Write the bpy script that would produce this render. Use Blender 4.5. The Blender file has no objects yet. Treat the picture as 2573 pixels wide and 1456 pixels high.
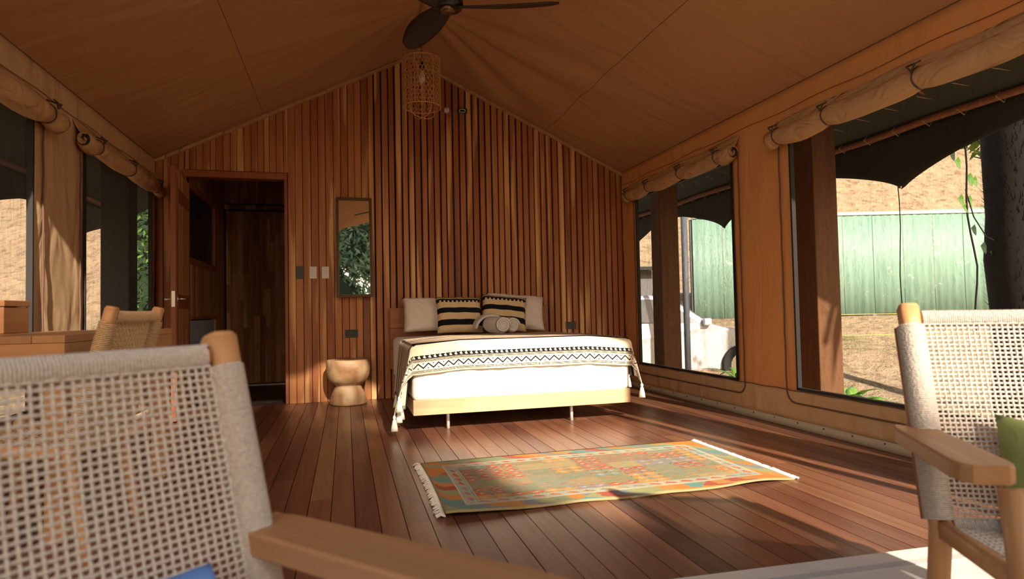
import bpy, math, random
from math import sin, cos, pi, radians, sqrt, atan2, hypot
from mathutils import Vector, Matrix, noise
random.seed(7)
SC = bpy.context.scene
COL = SC.collection
# ---------------------------------------------------------------- camera
F_PX, YAW, PITCH, ROLL, CAM_H = 1546.28, 0.26402, 0.03355, -0.02047, 0.87
fwd = Vector((sin(YAW)*cos(PITCH), cos(YAW)*cos(PITCH), sin(PITCH)))
r0 = Vector((cos(YAW), -sin(YAW), 0)); u0 = r0.cross(fwd)
rr = cos(ROLL)*r0 + sin(ROLL)*u0; uu = -sin(ROLL)*r0 + cos(ROLL)*u0
cd = bpy.data.cameras.new('camera'); cam = bpy.data.objects.new('camera', cd); COL.objects.link(cam)
cd.sensor_fit = 'HORIZONTAL'; cd.sensor_width = 36; cd.lens = F_PX/2573*36
cd.clip_start = 0.02; cd.clip_end = 300
cam.matrix_world = Matrix(((rr.x, uu.x, -fwd.x, 0), (rr.y, uu.y, -fwd.y, 0), (rr.z, uu.z, -fwd.z, CAM_H), (0, 0, 0, 1)))
cd.dof.use_dof = True; cd.dof.focus_distance = 4.6; cd.dof.aperture_fstop = 3.2
SC.camera = cam
# ---------------------------------------------------------------- world, sun, exposure
SUN = Vector((-0.165, 1.0, -0.60)).normalized()
W = bpy.data.worlds.new('world'); SC.world = W; W.use_nodes = True
wn = W.node_tree.nodes; wl = W.node_tree.links
sky = wn.new('ShaderNodeTexSky'); sky.sky_type = 'NISHITA'; sky.sun_disc = False
sky.sun_elevation = math.asin(-SUN.z); sky.sun_rotation = pi; sky.air_density = 1.0; sky.dust_density = 1.5; sky.ozone_density = 1.0
wm = wn.new('ShaderNodeMix'); wm.data_type = 'RGBA'; wm.blend_type = 'MULTIPLY'; wm.inputs[0].default_value = 1.0; wm.inputs[7].default_value = (1.0, .84, .66, 1)
wl.new(sky.outputs[0], wm.inputs[6]); wl.new(wm.outputs[2], wn['Background'].inputs[0]); wn['Background'].inputs[1].default_value = 0.15
sd = bpy.data.lights.new('sun', 'SUN'); sun = bpy.data.objects.new('sun', sd); COL.objects.link(sun)
sd.energy = 5.4; sd.angle = radians(0.9); sd.color = (1.0, 0.90, 0.75)
sun.rotation_euler = SUN.to_track_quat('-Z', 'Y').to_euler(); sun.location = (1.5, -12, 12)
vs = SC.view_settings; vs.view_transform = 'Standard'; vs.look = 'None'; vs.gamma = 1.0; vs.use_curve_mapping = False
vs.exposure = 1.15
# ---------------------------------------------------------------- helpers
class MB:
    def __init__(s): s.v = []; s.f = []; s.uv = {}
    def add(s, vs_, fs_):
        n = len(s.v); s.v += [tuple(p) for p in vs_]; s.f += [tuple(i+n for i in f) for f in fs_]; return n
    def box(s, c, d, rot=None):
        x, y, z = d[0]/2, d[1]/2, d[2]/2
        P = [Vector((a*x, b*y, e*z)) for a in (-1, 1) for b in (-1, 1) for e in (-1, 1)]
        if rot is not None: P = [rot @ p for p in P]
        c = Vector(c)
        s.add([p+c for p in P], [(0, 1, 3, 2), (4, 6, 7, 5), (0, 4, 5, 1), (2, 3, 7, 6), (0, 2, 6, 4), (1, 5, 7, 3)])
    def bx(s, x0, x1, y0, y1, z0, z1): s.box(((x0+x1)/2, (y0+y1)/2, (z0+z1)/2), (x1-x0, y1-y0, z1-z0))
    def hexa(s, P):  # 8 points: bottom 4 ccw, top 4 ccw
        s.add(P, [(3, 2, 1, 0), (4, 5, 6, 7), (0, 1, 5, 4), (1, 2, 6, 5), (2, 3, 7, 6), (3, 0, 4, 7)])
    def tube(s, pts, r, n=6, closed=False, cap=True, up=None):
        pts = [Vector(p) for p in pts]; m = len(pts); rs = r if isinstance(r, (list, tuple)) else [r]*m
        base = len(s.v); prev = None
        for i, p in enumerate(pts):
            if closed: t = pts[(i+1) % m]-pts[i-1]
            else: t = pts[min(i+1, m-1)]-pts[max(i-1, 0)]
            if t.length < 1e-9: t = Vector((0, 0, 1))
            t.normalize()
            if prev is None:
                a = Vector(up) if up else (Vector((0, 0, 1)) if abs(t.z) < .9 else Vector((1, 0, 0)))
                a = (a - t*a.dot(t)).normalized()
            else:
                a = prev - t*prev.dot(t)
                a = a.normalized() if a.length > 1e-6 else prev
            prev = a; b = t.cross(a)
            for k in range(n):
                w = 2*pi*k/n; q = p + (a*cos(w)+b*sin(w))*rs[i]; s.v.append(tuple(q))
        for i in range(m if closed else m-1):
            j = (i+1) % m
            for k in range(n):
                k2 = (k+1) % n; s.f.append((base+i*n+k, base+i*n+k2, base+j*n+k2, base+j*n+k))
        if cap and not closed:
            s.f.append(tuple(base+k for k in reversed(range(n)))); s.f.append(tuple(base+(m-1)*n+k for k in range(n)))
    def lathe(s, prof, c=(0, 0, 0), n=32, wob=0):
        base = len(s.v)
        for i, (r, z) in enumerate(prof):
            for k in range(n):
                w = 2*pi*k/n; q = r*(1+wob*noise.noise((cos(w)*1.3, sin(w)*1.3, z*4)))
                s.v.append((c[0]+q*cos(w), c[1]+q*sin(w), c[2]+z))
        for i in range(len(prof)-1):
            for k in range(n):
                k2 = (k+1) % n; s.f.append((base+i*n+k, base+i*n+k2, base+(i+1)*n+k2, base+(i+1)*n+k))
        s.f.append(tuple(base+k for k in reversed(range(n)))); s.f.append(tuple(base+(len(prof)-1)*n+k for k in range(n)))
    def grid(s, fn, nu, nv, uvfn=None, skip=None):
        base = len(s.v)
        for j in range(nv+1):
            for i in range(nu+1):
                s.v.append(tuple(fn(i/nu, j/nv)))
                if uvfn: s.uv[len(s.v)-1] = uvfn(i/nu, j/nv)
        for j in range(nv):
            for i in range(nu):
                if skip and skip((i+.5)/nu, (j+.5)/nv): continue
                a = base+j*(nu+1)+i; s.f.append((a, a+1, a+nu+2, a+nu+1))
    def build(s, name, mt, parent=None, smooth=False, bevel=0, solid=0, loc=None, subsurf=0, rot=None):
        me = bpy.data.meshes.new(name); me.from_pydata(s.v, [], s.f); me.update()
        if s.uv:
            ul = me.uv_layers.new(name='UVMap')
            for l in me.loops: ul.data[l.index].uv = s.uv.get(l.vertex_index, (0, 0))
        if smooth:
            me.polygons.foreach_set('use_smooth', [True]*len(me.polygons))
        me.materials.append(mt)
        o = bpy.data.objects.new(name, me); COL.objects.link(o)
        if parent: o.parent = parent
        if loc: o.location = loc
        if rot: o.rotation_euler = rot
        if subsurf:
            m = o.modifiers.new('sub', 'SUBSURF'); m.levels = subsurf; m.render_levels = subsurf
        if solid:
            m = o.modifiers.new('solid', 'SOLIDIFY'); m.thickness = solid; m.offset = 0
        if bevel:
            m = o.modifiers.new('bevel', 'BEVEL'); m.width = bevel; m.segments = 2; m.limit_method = 'ANGLE'
        return o
def tag(o, label=None, cat=None, group=None, kind=None):
    if label: o['label'] = label
    if cat: o['category'] = cat
    if group: o['group'] = group
    if kind: o['kind'] = kind
    return o
def empty(name, loc, rz=0, label=None, cat=None, group=None):
    o = bpy.data.objects.new(name, None); COL.objects.link(o); o.location = loc; o.rotation_euler = (0, 0, rz)
    o.empty_display_size = .1
    return tag(o, label, cat, group)
# ---------------------------------------------------------------- materials
class N:
    def __init__(s, name):
        s.m = bpy.data.materials.new(name); s.m.use_nodes = True; s.t = s.m.node_tree; s.p = s.t.nodes['Principled BSDF']; s.out = s.t.nodes['Material Output']
    def n(s, ty, **k):
        x = s.t.nodes.new(ty)
        for a, b in k.items(): setattr(x, a, b)
        return x
    def l(s, a, b): s.t.links.new(a, b)
    def val(s, sock, v):
        if isinstance(v, (int, float)): sock.default_value = v
        elif isinstance(v, tuple): sock.default_value = v if len(v) == len(sock.default_value) else v+(1,)
        else: s.l(v, sock)
    def math(s, op, a, b=0.0, c=None, clamp=False):
        x = s.n('ShaderNodeMath', operation=op, use_clamp=clamp); s.val(x.inputs[0], a); s.val(x.inputs[1], b)
        if c is not None: s.val(x.inputs[2], c)
        return x.outputs[0]
    def mix(s, f, a, b, mode='MIX'):
        x = s.n('ShaderNodeMix', data_type='RGBA', blend_type=mode); s.val(x.inputs[0], f); s.val(x.inputs[6], a); s.val(x.inputs[7], b); return x.outputs[2]
    def coord(s, which='Object'): return s.n('ShaderNodeTexCoord').outputs[which]
    def map(s, v, scale=(1, 1, 1), loc=(0, 0, 0), rot=(0, 0, 0)):
        x = s.n('ShaderNodeMapping'); s.l(v, x.inputs[0]); x.inputs['Scale'].default_value = scale; x.inputs['Location'].default_value = loc; x.inputs['Rotation'].default_value = rot
        return x.outputs[0]
    def noise(s, v, scale=5, detail=3, rough=.5, dist=0):
        x = s.n('ShaderNodeTexNoise'); s.l(v, x.inputs['Vector']); x.inputs['Scale'].default_value = scale; x.inputs['Detail'].default_value = detail
        x.inputs['Roughness'].default_value = rough; x.inputs['Distortion'].default_value = dist; return x.outputs['Fac']
    def ramp(s, f, stops):
        x = s.n('ShaderNodeValToRGB'); s.l(f, x.inputs[0]); e = x.color_ramp.elements
        e[0].position = stops[0][0]; e[0].color = stops[0][1]+(1,); e[1].position = stops[-1][0]; e[1].color = stops[-1][1]+(1,)
        for p_, c_ in stops[1:-1]:
            q = e.new(p_); q.color = c_+(1,)
        return x.outputs[0]
    def bump(s, h, strength=.3, dist=.01):
        x = s.n('ShaderNodeBump'); s.l(h, x.inputs['Height']); x.inputs['Strength'].default_value = strength; x.inputs['Distance'].default_value = dist; s.l(x.outputs[0], s.p.inputs['Normal']); return x.outputs[0]
    def rnd(s): return s.n('ShaderNodeObjectInfo').outputs['Random']
    def set(s, **k):
        for a, b in k.items(): s.val(s.p.inputs[a.replace('_', ' ')], b)
def offs(a, v):
    x = a.n('ShaderNodeVectorMath', operation='ADD'); a.l(v, x.inputs[0])
    r_ = a.math('MULTIPLY', a.rnd(), 57.0); c = a.n('ShaderNodeCombineXYZ'); a.l(r_, c.inputs[0]); a.l(r_, c.inputs[1]); a.l(r_, c.inputs[2]); a.l(c.outputs[0], x.inputs[1]); return x.outputs[0]
def plain(name, c, rough=.6, metal=0, var=.12, scale=14, spec=.5, bump=0):
    a = N(name); nz = a.noise(a.coord(), scale, 3)
    a.set(Base_Color=a.mix(nz, tuple(x*(1-var) for x in c), tuple(min(1, x*(1+var)) for x in c)), Roughness=rough, Metallic=metal, Specular_IOR_Level=spec)
    if bump: a.bump(nz, bump)
    return a.m
def wood(name, tones, axis='Z', scale=1.0, rough=.5, spec=.4, grain=.35, per=True, bump=.15, coat=0, streak=None, tonew=.75):
    a = N(name); v = a.coord()
    if per: v = offs(a, v)
    st = {'X': (.06, 1, 1), 'Y': (1, .06, 1), 'Z': (1, 1, .06)}[axis]
    g1 = a.noise(a.map(v, tuple(q*scale for q in st)), 28, 5, .62, .6)
    g2 = a.noise(a.map(v, tuple(q*scale for q in st)), 5, 2, .5, .8)
    r_ = a.rnd() if per else g2
    f = a.math('ADD', a.math('MULTIPLY', r_, tonew), a.math('MULTIPLY', g2, 1-tonew), clamp=True)
    n_ = len(tones); base = a.ramp(f, [(i/(n_-1), t) for i, t in enumerate(tones)])
    dark = a.mix(1.0, base, (.45, .36, .30), 'MULTIPLY')
    gf = a.math('MULTIPLY', a.math('SUBTRACT', g1, .42, clamp=True), 3.2*grain, clamp=True)
    colr = a.mix(gf, base, dark)
    if streak:
        g3 = a.noise(a.map(v, tuple(q*scale for q in st)), 9, 2, .4, .4)
        colr = a.mix(a.math('MULTIPLY', a.math('SUBTRACT', g3, .565, clamp=True), 10.0, clamp=True), colr, streak)
    a.set(Base_Color=colr, Roughness=a.math('ADD', a.math('MULTIPLY', g1, .25), rough-.12), Specular_IOR_Level=spec, Coat_Weight=coat, Coat_Roughness=.25)
    a.bump(g1, bump, .002)
    return a.m
def canvas(name, c, trans=.25, fold=.5, weave=True, foldscale=(1.2, 1.2, .5), rot=(0, 0, 0), tc=None):
    a = N(name); v = a.coord()
    big = a.noise(a.map(v, foldscale, rot=rot), 3.0, 2, .45, 1.2); fine = a.noise(v, 260, 2)
    tint = a.noise(v, 1.3, 3)
    colr = a.mix(tint, tuple(x*.88 for x in c), tuple(x*1.1 for x in c))
    a.set(Base_Color=colr, Roughness=.85, Specular_IOR_Level=.15)
    h = a.math('ADD', a.math('MULTIPLY', big, 1.0), a.math('MULTIPLY', fine, .02))
    nrm = a.bump(h, fold, .05)
    tr = a.n('ShaderNodeBsdfTranslucent'); a.val(tr.inputs[0], tc or tuple(min(1, x*1.2) for x in c)); a.l(nrm, tr.inputs['Normal'])
    mx = a.n('ShaderNodeMixShader'); mx.inputs[0].default_value = trans; a.l(a.p.outputs[0], mx.inputs[1]); a.l(tr.outputs[0], mx.inputs[2]); a.l(mx.outputs[0], a.out.inputs[0])
    return a.m
M = {}
M['ceil'] = canvas('ceiling_canvas', (.50, .265, .125), .12, .35, foldscale=(.5, 1.4, .5), tc=(.5, .22, .07))
M['wallc'] = canvas('wall_canvas', (.64, .315, .115), .21, .6, foldscale=(1, 1.1, .45), rot=(.5, 0, 0), tc=(.75, .33, .08))
M['wallcl'] = canvas('left_wall_canvas', (.56, .37, .20), .16, .7, foldscale=(1, 1.3, .5), rot=(-.6, 0, 0), tc=(.6, .28, .08))
M['roll'] = canvas('rolled_canvas', (.50, .29, .14), .08, .9, foldscale=(3, 1.5, 3))
M['lowerc'] = canvas('lower_wall_canvas', (.60, .36, .175), .10, .6, foldscale=(1, 1.3, .5), rot=(.5, 0, 0))
M['skirt'] = canvas('pale_skirt', (.55, .44, .30), .1, .2)
M['batten'] = wood('batten_wood', [(.20, .056, .017), (.40, .142, .043), (.28, .083, .024), (.48, .195, .066), (.33, .108, .033), (.43, .165, .051), (.18, .05, .016), (.36, .122, .036)], 'Z', 1, .50, .35, .5, streak=(.64, .35, .14), tonew=.62)
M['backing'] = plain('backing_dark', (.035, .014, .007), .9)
M['frame'] = wood('door_frame_wood', [(.22, .06, .018), (.30, .09, .028)], 'Z', 1, .5, .35, .4)
M['inner'] = wood('bathroom_wood', [(.22, .08, .03), (.40, .18, .07), (.30, .12, .045), (.50, .25, .10)], 'Z', 1, .55, .3, .4, streak=(.55, .30, .13), tonew=.95)
M['floor'] = wood('floor_wood', [(.090, .034, .020), (.185, .074, .036), (.12, .044, .024), (.235, .098, .048), (.100, .034, .023), (.155, .058, .030), (.250, .115, .055), (.115, .040, .022)], 'Y', .9, .36, .5, .6, coat=.15, bump=.12, tonew=.85)
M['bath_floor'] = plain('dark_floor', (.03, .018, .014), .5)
M['gap'] = plain('floor_gap', (.015, .007, .005), .9)
M['teak'] = wood('teak', [(.46, .22, .085), (.52, .26, .105)], 'Z', .8, .5, .35, .22)
M['teakd'] = wood('teak_dark_face', [(.30, .13, .05), (.34, .15, .06)], 'Z', .8, .55, .3, .3)
M['teakx'] = wood('teak_grain_x', [(.46, .22, .085), (.54, .28, .115)], 'X', .8, .45, .35, .28)
M['teaky'] = wood('teak_grain_y', [(.36, .17, .07), (.44, .22, .09)], 'Y', .8, .45, .4, .3)
M['bedwood'] = wood('pale_bed_wood', [(.50, .31, .17), (.60, .39, .22)], 'X', .8, .5, .3, .3)
M['headwood'] = wood('headboard_wood', [(.26, .09, .035), (.34, .13, .05)], 'X', .8, .5, .3, .35)
M['cab'] = wood('brown_wood', [(.20, .08, .03), (.26, .11, .04)], 'Y', .8, .5, .3, .3)
M['blackish'] = plain('black_plastic', (.012, .013, .013), .35)
M['white_pl'] = plain('white_plastic', (.62, .56, .50), .35, var=.03)
M['steel'] = plain('brushed_steel', (.62, .60, .56), .3, 1.0)
M['legmetal'] = plain('pale_metal_leg', (.72, .68, .6), .4, .3)
M['fan'] = wood('dark_fan_wood', [(.022, .011, .007), (.03, .015, .009)], 'X', 1, .45, .4, .3)
M['bronze'] = plain('bronze', (.16, .10, .05), .35, .8)
M['bamboo'] = plain('bamboo', (.52, .27, .10), .55, var=.2, scale=40)
M['bulb'] = plain('bulb_glass', (.75, .6, .5), .15)
M['piping'] = plain('dark_piping', (.12, .055, .032), .7)
M['black_edge'] = plain('black_edge', (.012, .008, .006), .7)
M['strap'] = plain('dark_strap', (.07, .036, .022), .7)
M['gold'] = plain('dark_beaded_frame', (.10, .052, .02), .45, .3, var=.5, scale=90)
M['white_cloth'] = canvas('white_sheet', (.86, .83, .78), .0, .25, foldscale=(2, 2, 2))
M['white_pillow'] = canvas('white_pillow', (.70, .60, .53), .0, .5, foldscale=(2.5, 2.5, 2.5))
M['towel'] = plain('towel', (.72, .66, .62), .95, var=.1, scale=220, bump=.6)
M['tassel'] = plain('tassel_cotton', (.80, .74, .62), .9, var=.12, scale=120)
M['blue'] = canvas('blue_fabric', (.16, .33, .72), .0, .3, foldscale=(3, 3, 3))
M['green'] = canvas('green_fabric', (.22, .25, .08), .0, .3, foldscale=(3, 3, 3))
M['cream_rug'] = plain('cream_rug', (.60, .55, .47), .9, var=.15, scale=9, bump=.2)
M['grey_rug'] = plain('grey_rug_band', (.42, .41, .38), .9, var=.1, scale=9)
M['rope'] = plain('grey_rope', (.58, .49, .405), .85, var=.3, scale=150, bump=.5)
M['rope2'] = plain('tan_rope', (.52, .33, .16), .85, var=.3, scale=150, bump=.5)
M['post_shaded'] = plain('shaded_post_wood', (.035, .028, .022), .8)  # left veranda post wood with its shade put into the colour
M['post'] = wood('veranda_post_wood', [(.14, .064, .029), (.17, .080, .036)], 'Z', .7, .7, .2, .3)
M['pole'] = plain('rafter_wood', (.30, .12, .055), .7, var=.25)
M['cord'] = plain('pale_cord', (.45, .36, .24), .8)
M['fly'] = plain('dark_green_tarp', (.030, .036, .026), .8, var=.2)
M['leaf'] = plain('leaf_green', (.09, .20, .03), .5, var=.5, scale=6)
M['leafl'] = plain('leaf_light', (.20, .38, .06), .5, var=.4, scale=6)
M['bush'] = plain('bush_leaf', (.24, .40, .28), .55, var=.5, scale=3)
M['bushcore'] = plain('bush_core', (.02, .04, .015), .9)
M['trunk'] = plain('palm_trunk', (.010, .007, .005), .95, var=.4, scale=30)
M['car'] = plain('silver_paint', (.62, .63, .66), .35, .2, var=.03)
M['carglass'] = plain('car_glass', (.06, .07, .08), .1)
M['tyre'] = plain('tyre', (.02, .02, .02), .8)
M['greywall'] = plain('grey_building', (.16, .15, .15), .8)
M['pipeg'] = plain('grey_pole', (.10, .11, .13), .6)
M['louv'] = plain('grey_louvre', (.10, .095, .11), .6)
def ground_mat():
    a = N('dry_ground'); v = a.coord(); n1 = a.noise(v, .7, 5, .7); n2 = a.noise(v, 3.2, 5, .75, .6); n3 = a.noise(a.map(v, (1, 1, .35)), 9, 4, .7)
    c = a.mix(n1, (.33, .22, .135), (.54, .39, .245))
    c = a.mix(a.math('MULTIPLY', a.math('SUBTRACT', n2, .50, clamp=True), 5.0, clamp=True), c, (.17, .10, .055))
    c = a.mix(a.math('MULTIPLY', a.math('SUBTRACT', n3, .55, clamp=True), 5.0, clamp=True), c, (.55, .42, .27))
    g = a.math('MULTIPLY', a.math('SUBTRACT', a.noise(v, .6, 4, .7), .56, clamp=True), 6, clamp=True)
    c = a.mix(a.math('MULTIPLY', g, .6), c, (.14, .20, .05)); a.set(Base_Color=c, Roughness=.95, Specular_IOR_Level=.1); a.bump(n2, .8, .15); return a.m
M['ground'] = ground_mat()
def fence_mat():
    a = N('green_metal_sheet'); v = offs(a, a.coord()); n1 = a.noise(a.map(v, (1, 1, .12)), 9, 4, .6); n2 = a.noise(v, 5, 5, .7)
    c = a.mix(n1, (.14, .27, .205), (.26, .39, .315)); sc = a.math('MULTIPLY', a.math('SUBTRACT', n2, .63, clamp=True), 12, clamp=True)
    c = a.mix(sc, c, (.48, .58, .48)); a.set(Base_Color=c, Roughness=.6); return a.m
M['fence'] = fence_mat()
def screen_mat(name, amt, tone, lw=.30, ls=7):
    a = N(name); v = a.coord(); w = a.noise(a.map(v, (1, 2.2, .28), rot=(.12, 0, 0)), 16, 3, .6, 1.6)
    cr1 = a.math('ABSOLUTE', a.math('SUBTRACT', a.noise(a.map(v, (1, 1.6, .35), rot=(.35, 0, 0)), ls, 3, .55, 2.5), .5))
    ln = a.math('MULTIPLY', a.math('SUBTRACT', .022, cr1, clamp=True), 26.0, clamp=True)
    f = a.math('ADD', a.math('ADD', amt, a.math('MULTIPLY', a.math('SUBTRACT', w, .5), .45)), a.math('MULTIPLY', ln, lw), clamp=True)
    tr = a.n('ShaderNodeBsdfTransparent'); tr.inputs[0].default_value = (.80, .80, .79, 1)
    a.set(Base_Color=tone, Roughness=.9, Specular_IOR_Level=.1)
    mx = a.n('ShaderNodeMixShader'); a.l(f, mx.inputs[0]); a.l(tr.outputs[0], mx.inputs[1]); a.l(a.p.outputs[0], mx.inputs[2]); a.l(mx.outputs[0], a.out.inputs[0]); return a.m
M['screen'] = screen_mat('insect_screen', .15, (.035, .034, .03))
M['screenf'] = screen_mat('creased_insect_screen', .27, (.035, .034, .03), .60, 11)
M['screenl'] = screen_mat('insect_screen_left', .38, (.10, .095, .09))
def mirror_mat():
    a = N('mirror_glass'); nz = a.noise(a.coord(), 2, 1); a.set(Base_Color=a.mix(nz, (.84, .86, .85), (.88, .9, .89)), Metallic=1.0, Roughness=.015); return a.m
M['mirror'] = mirror_mat()
def blanket_mat():
    a = N('woven_throw'); uv = a.coord('UV'); sp = a.n('ShaderNodeSeparateXYZ'); a.l(uv, sp.inputs[0]); u = a.math('DIVIDE', sp.outputs[0], .76); v = a.math('DIVIDE', sp.outputs[1], .75); v = a.math('SUBTRACT', v, a.math('MULTIPLY', a.math('GREATER_THAN', v, 1.08), .70))
    cream, blk, tan, brn = (.74, .63, .45), (.013, .012, .014), (.60, .42, .27), (.20, .10, .06)
    wv = a.noise(a.map(uv, (300, 300, 1)), 1, 1)
    def band(lo, hi): return a.math('MULTIPLY', a.math('GREATER_THAN', v, lo), a.math('LESS_THAN', v, hi))
    def lines(per, duty): return a.math('LESS_THAN', a.math('FRACT', a.math('DIVIDE', v, per)), duty)
    def over(c, m, col): return a.mix(m, c, col)
    mixed = a.n('ShaderNodeMix', data_type='RGBA').outputs
    c = a.mix(0.0, cream, cream)
    dash = a.math('LESS_THAN', a.noise(a.map(uv, (60, 20, 1)), 1, 1), .66)
    c = over(c, a.math('MULTIPLY', a.math('MULTIPLY', band(.012, .042), lines(.0085, .62)), dash), blk)
    # zigzag band
    c = over(c, band(.045, .112), (.80, .60, .47))
    z = a.math('PINGPONG', u, .048); zc = a.math('ADD', .058, a.math('MULTIPLY', z, .9))
    d = a.math('ABSOLUTE', a.math('SUBTRACT', v, zc))
    c = over(c, a.math('MULTIPLY', band(.045, .112), a.math('LESS_THAN', d, .0080)), blk)
    ud = a.math('ABSOLUTE', a.math('SUBTRACT', a.math('FRACT', a.math('DIVIDE', u, .096)), .5))
    ue = a.math('SUBTRACT', .5, ud)
    t1 = a.math('MULTIPLY', a.math('LESS_THAN', a.math('MULTIPLY', ue, .096), a.math('SUBTRACT', v, .093)), band(.093, .104))
    t2 = a.math('MULTIPLY', a.math('LESS_THAN', a.math('MULTIPLY', ud, .096), a.math('SUBTRACT', .064, v)), band(.053, .064))
    c = over(c, t1, blk); c = over(c, t2, blk)
    c = over(c, a.math('MULTIPLY', a.math('MULTIPLY', band(.115, .146), lines(.0080, .66)), dash), blk)
    # hooks: solid base plus leaning teeth with a curl
    c = over(c, band(.143, .152), blk)
    fu = a.math('FRACT', a.math('DIVIDE', a.math('ADD', u, a.math('MULTIPLY', v, .5)), .05))
    tooth = a.math('MULTIPLY', a.math('LESS_THAN', fu, .55), band(.150, .178))
    curl = a.math('MULTIPLY', a.math('LESS_THAN', fu, .82), band(.169, .180))
    c = over(c, a.math('MAXIMUM', tooth, curl), blk)
    c = over(c, band(.295, .372), blk); c = over(c, band(.38, .385), blk)
    c = over(c, band(.385, .64), tan); c = over(c, a.math('MULTIPLY', band(.39, .46), lines(.016, .4)), brn)
    c = over(c, band(.49, .505), blk); c = over(c, band(.53, .54), brn); c = over(c, band(.60, .612), blk)
    c = over(c, band(.66, .72), blk); c = over(c, band(.675, .681), cream); c = over(c, band(.697, .703), cream)
    c = over(c, band(.78, .82), blk); c = over(c, band(.84, .96), tan); c = over(c, band(.86, .87), brn); c = over(c, band(.90, .93), brn)
    c = over(c, band(.98, 1.03), blk); c = over(c, band(1.05, 1.06), blk)
    # same ornament at the side borders
    def sb(lo, hi): return a.math('MULTIPLY', a.math('GREATER_THAN', u, lo), a.math('LESS_THAN', u, hi))
    side = a.math('MULTIPLY', sb(-.66, -.60), a.math('GREATER_THAN', v, .2))
    c = over(c, a.math('MULTIPLY', side, a.math('LESS_THAN', a.math('FRACT', a.math('DIVIDE', v, .03)), .5)), blk)
    a.set(Base_Color=c, Roughness=.95, Specular_IOR_Level=.1); a.bump(wv, .3, .002); return a.m
M['blanket'] = blanket_mat()
def cushion_mat():
    a = N('striped_cushion'); uv = a.coord('UV'); sp = a.n('ShaderNodeSeparateXYZ'); a.l(uv, sp.inputs[0]); u, v = sp.outputs[0], sp.outputs[1]
    def band(lo, hi): return a.math('MULTIPLY', a.math('GREATER_THAN', v, lo), a.math('LESS_THAN', v, hi))
    c = a.mix(0.0, (.62, .46, .27), (.62, .46, .27)); blk = (.010, .011, .013)
    for lo, hi in ((.16, .32), (.50, .64)): c = a.mix(band(lo, hi), c, blk)
    fu = a.math('FRACT', a.math('MULTIPLY', u, 11)); c = a.mix(a.math('MULTIPLY', a.math('LESS_THAN', fu, .6), band(.80, .86)), c, blk); c = a.mix(band(.85, .90), c, blk)
    c = a.mix(a.math('MULTIPLY', a.math('GREATER_THAN', v, .91), a.math('LESS_THAN', a.math('FRACT', a.math('ADD', a.math('MULTIPLY', v, 40), a.math('MULTIPLY', u, 4))), .55)), c, blk)
    a.set(Base_Color=c, Roughness=.95, Specular_IOR_Level=.1); return a.m
M['cushion'] = cushion_mat()
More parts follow.
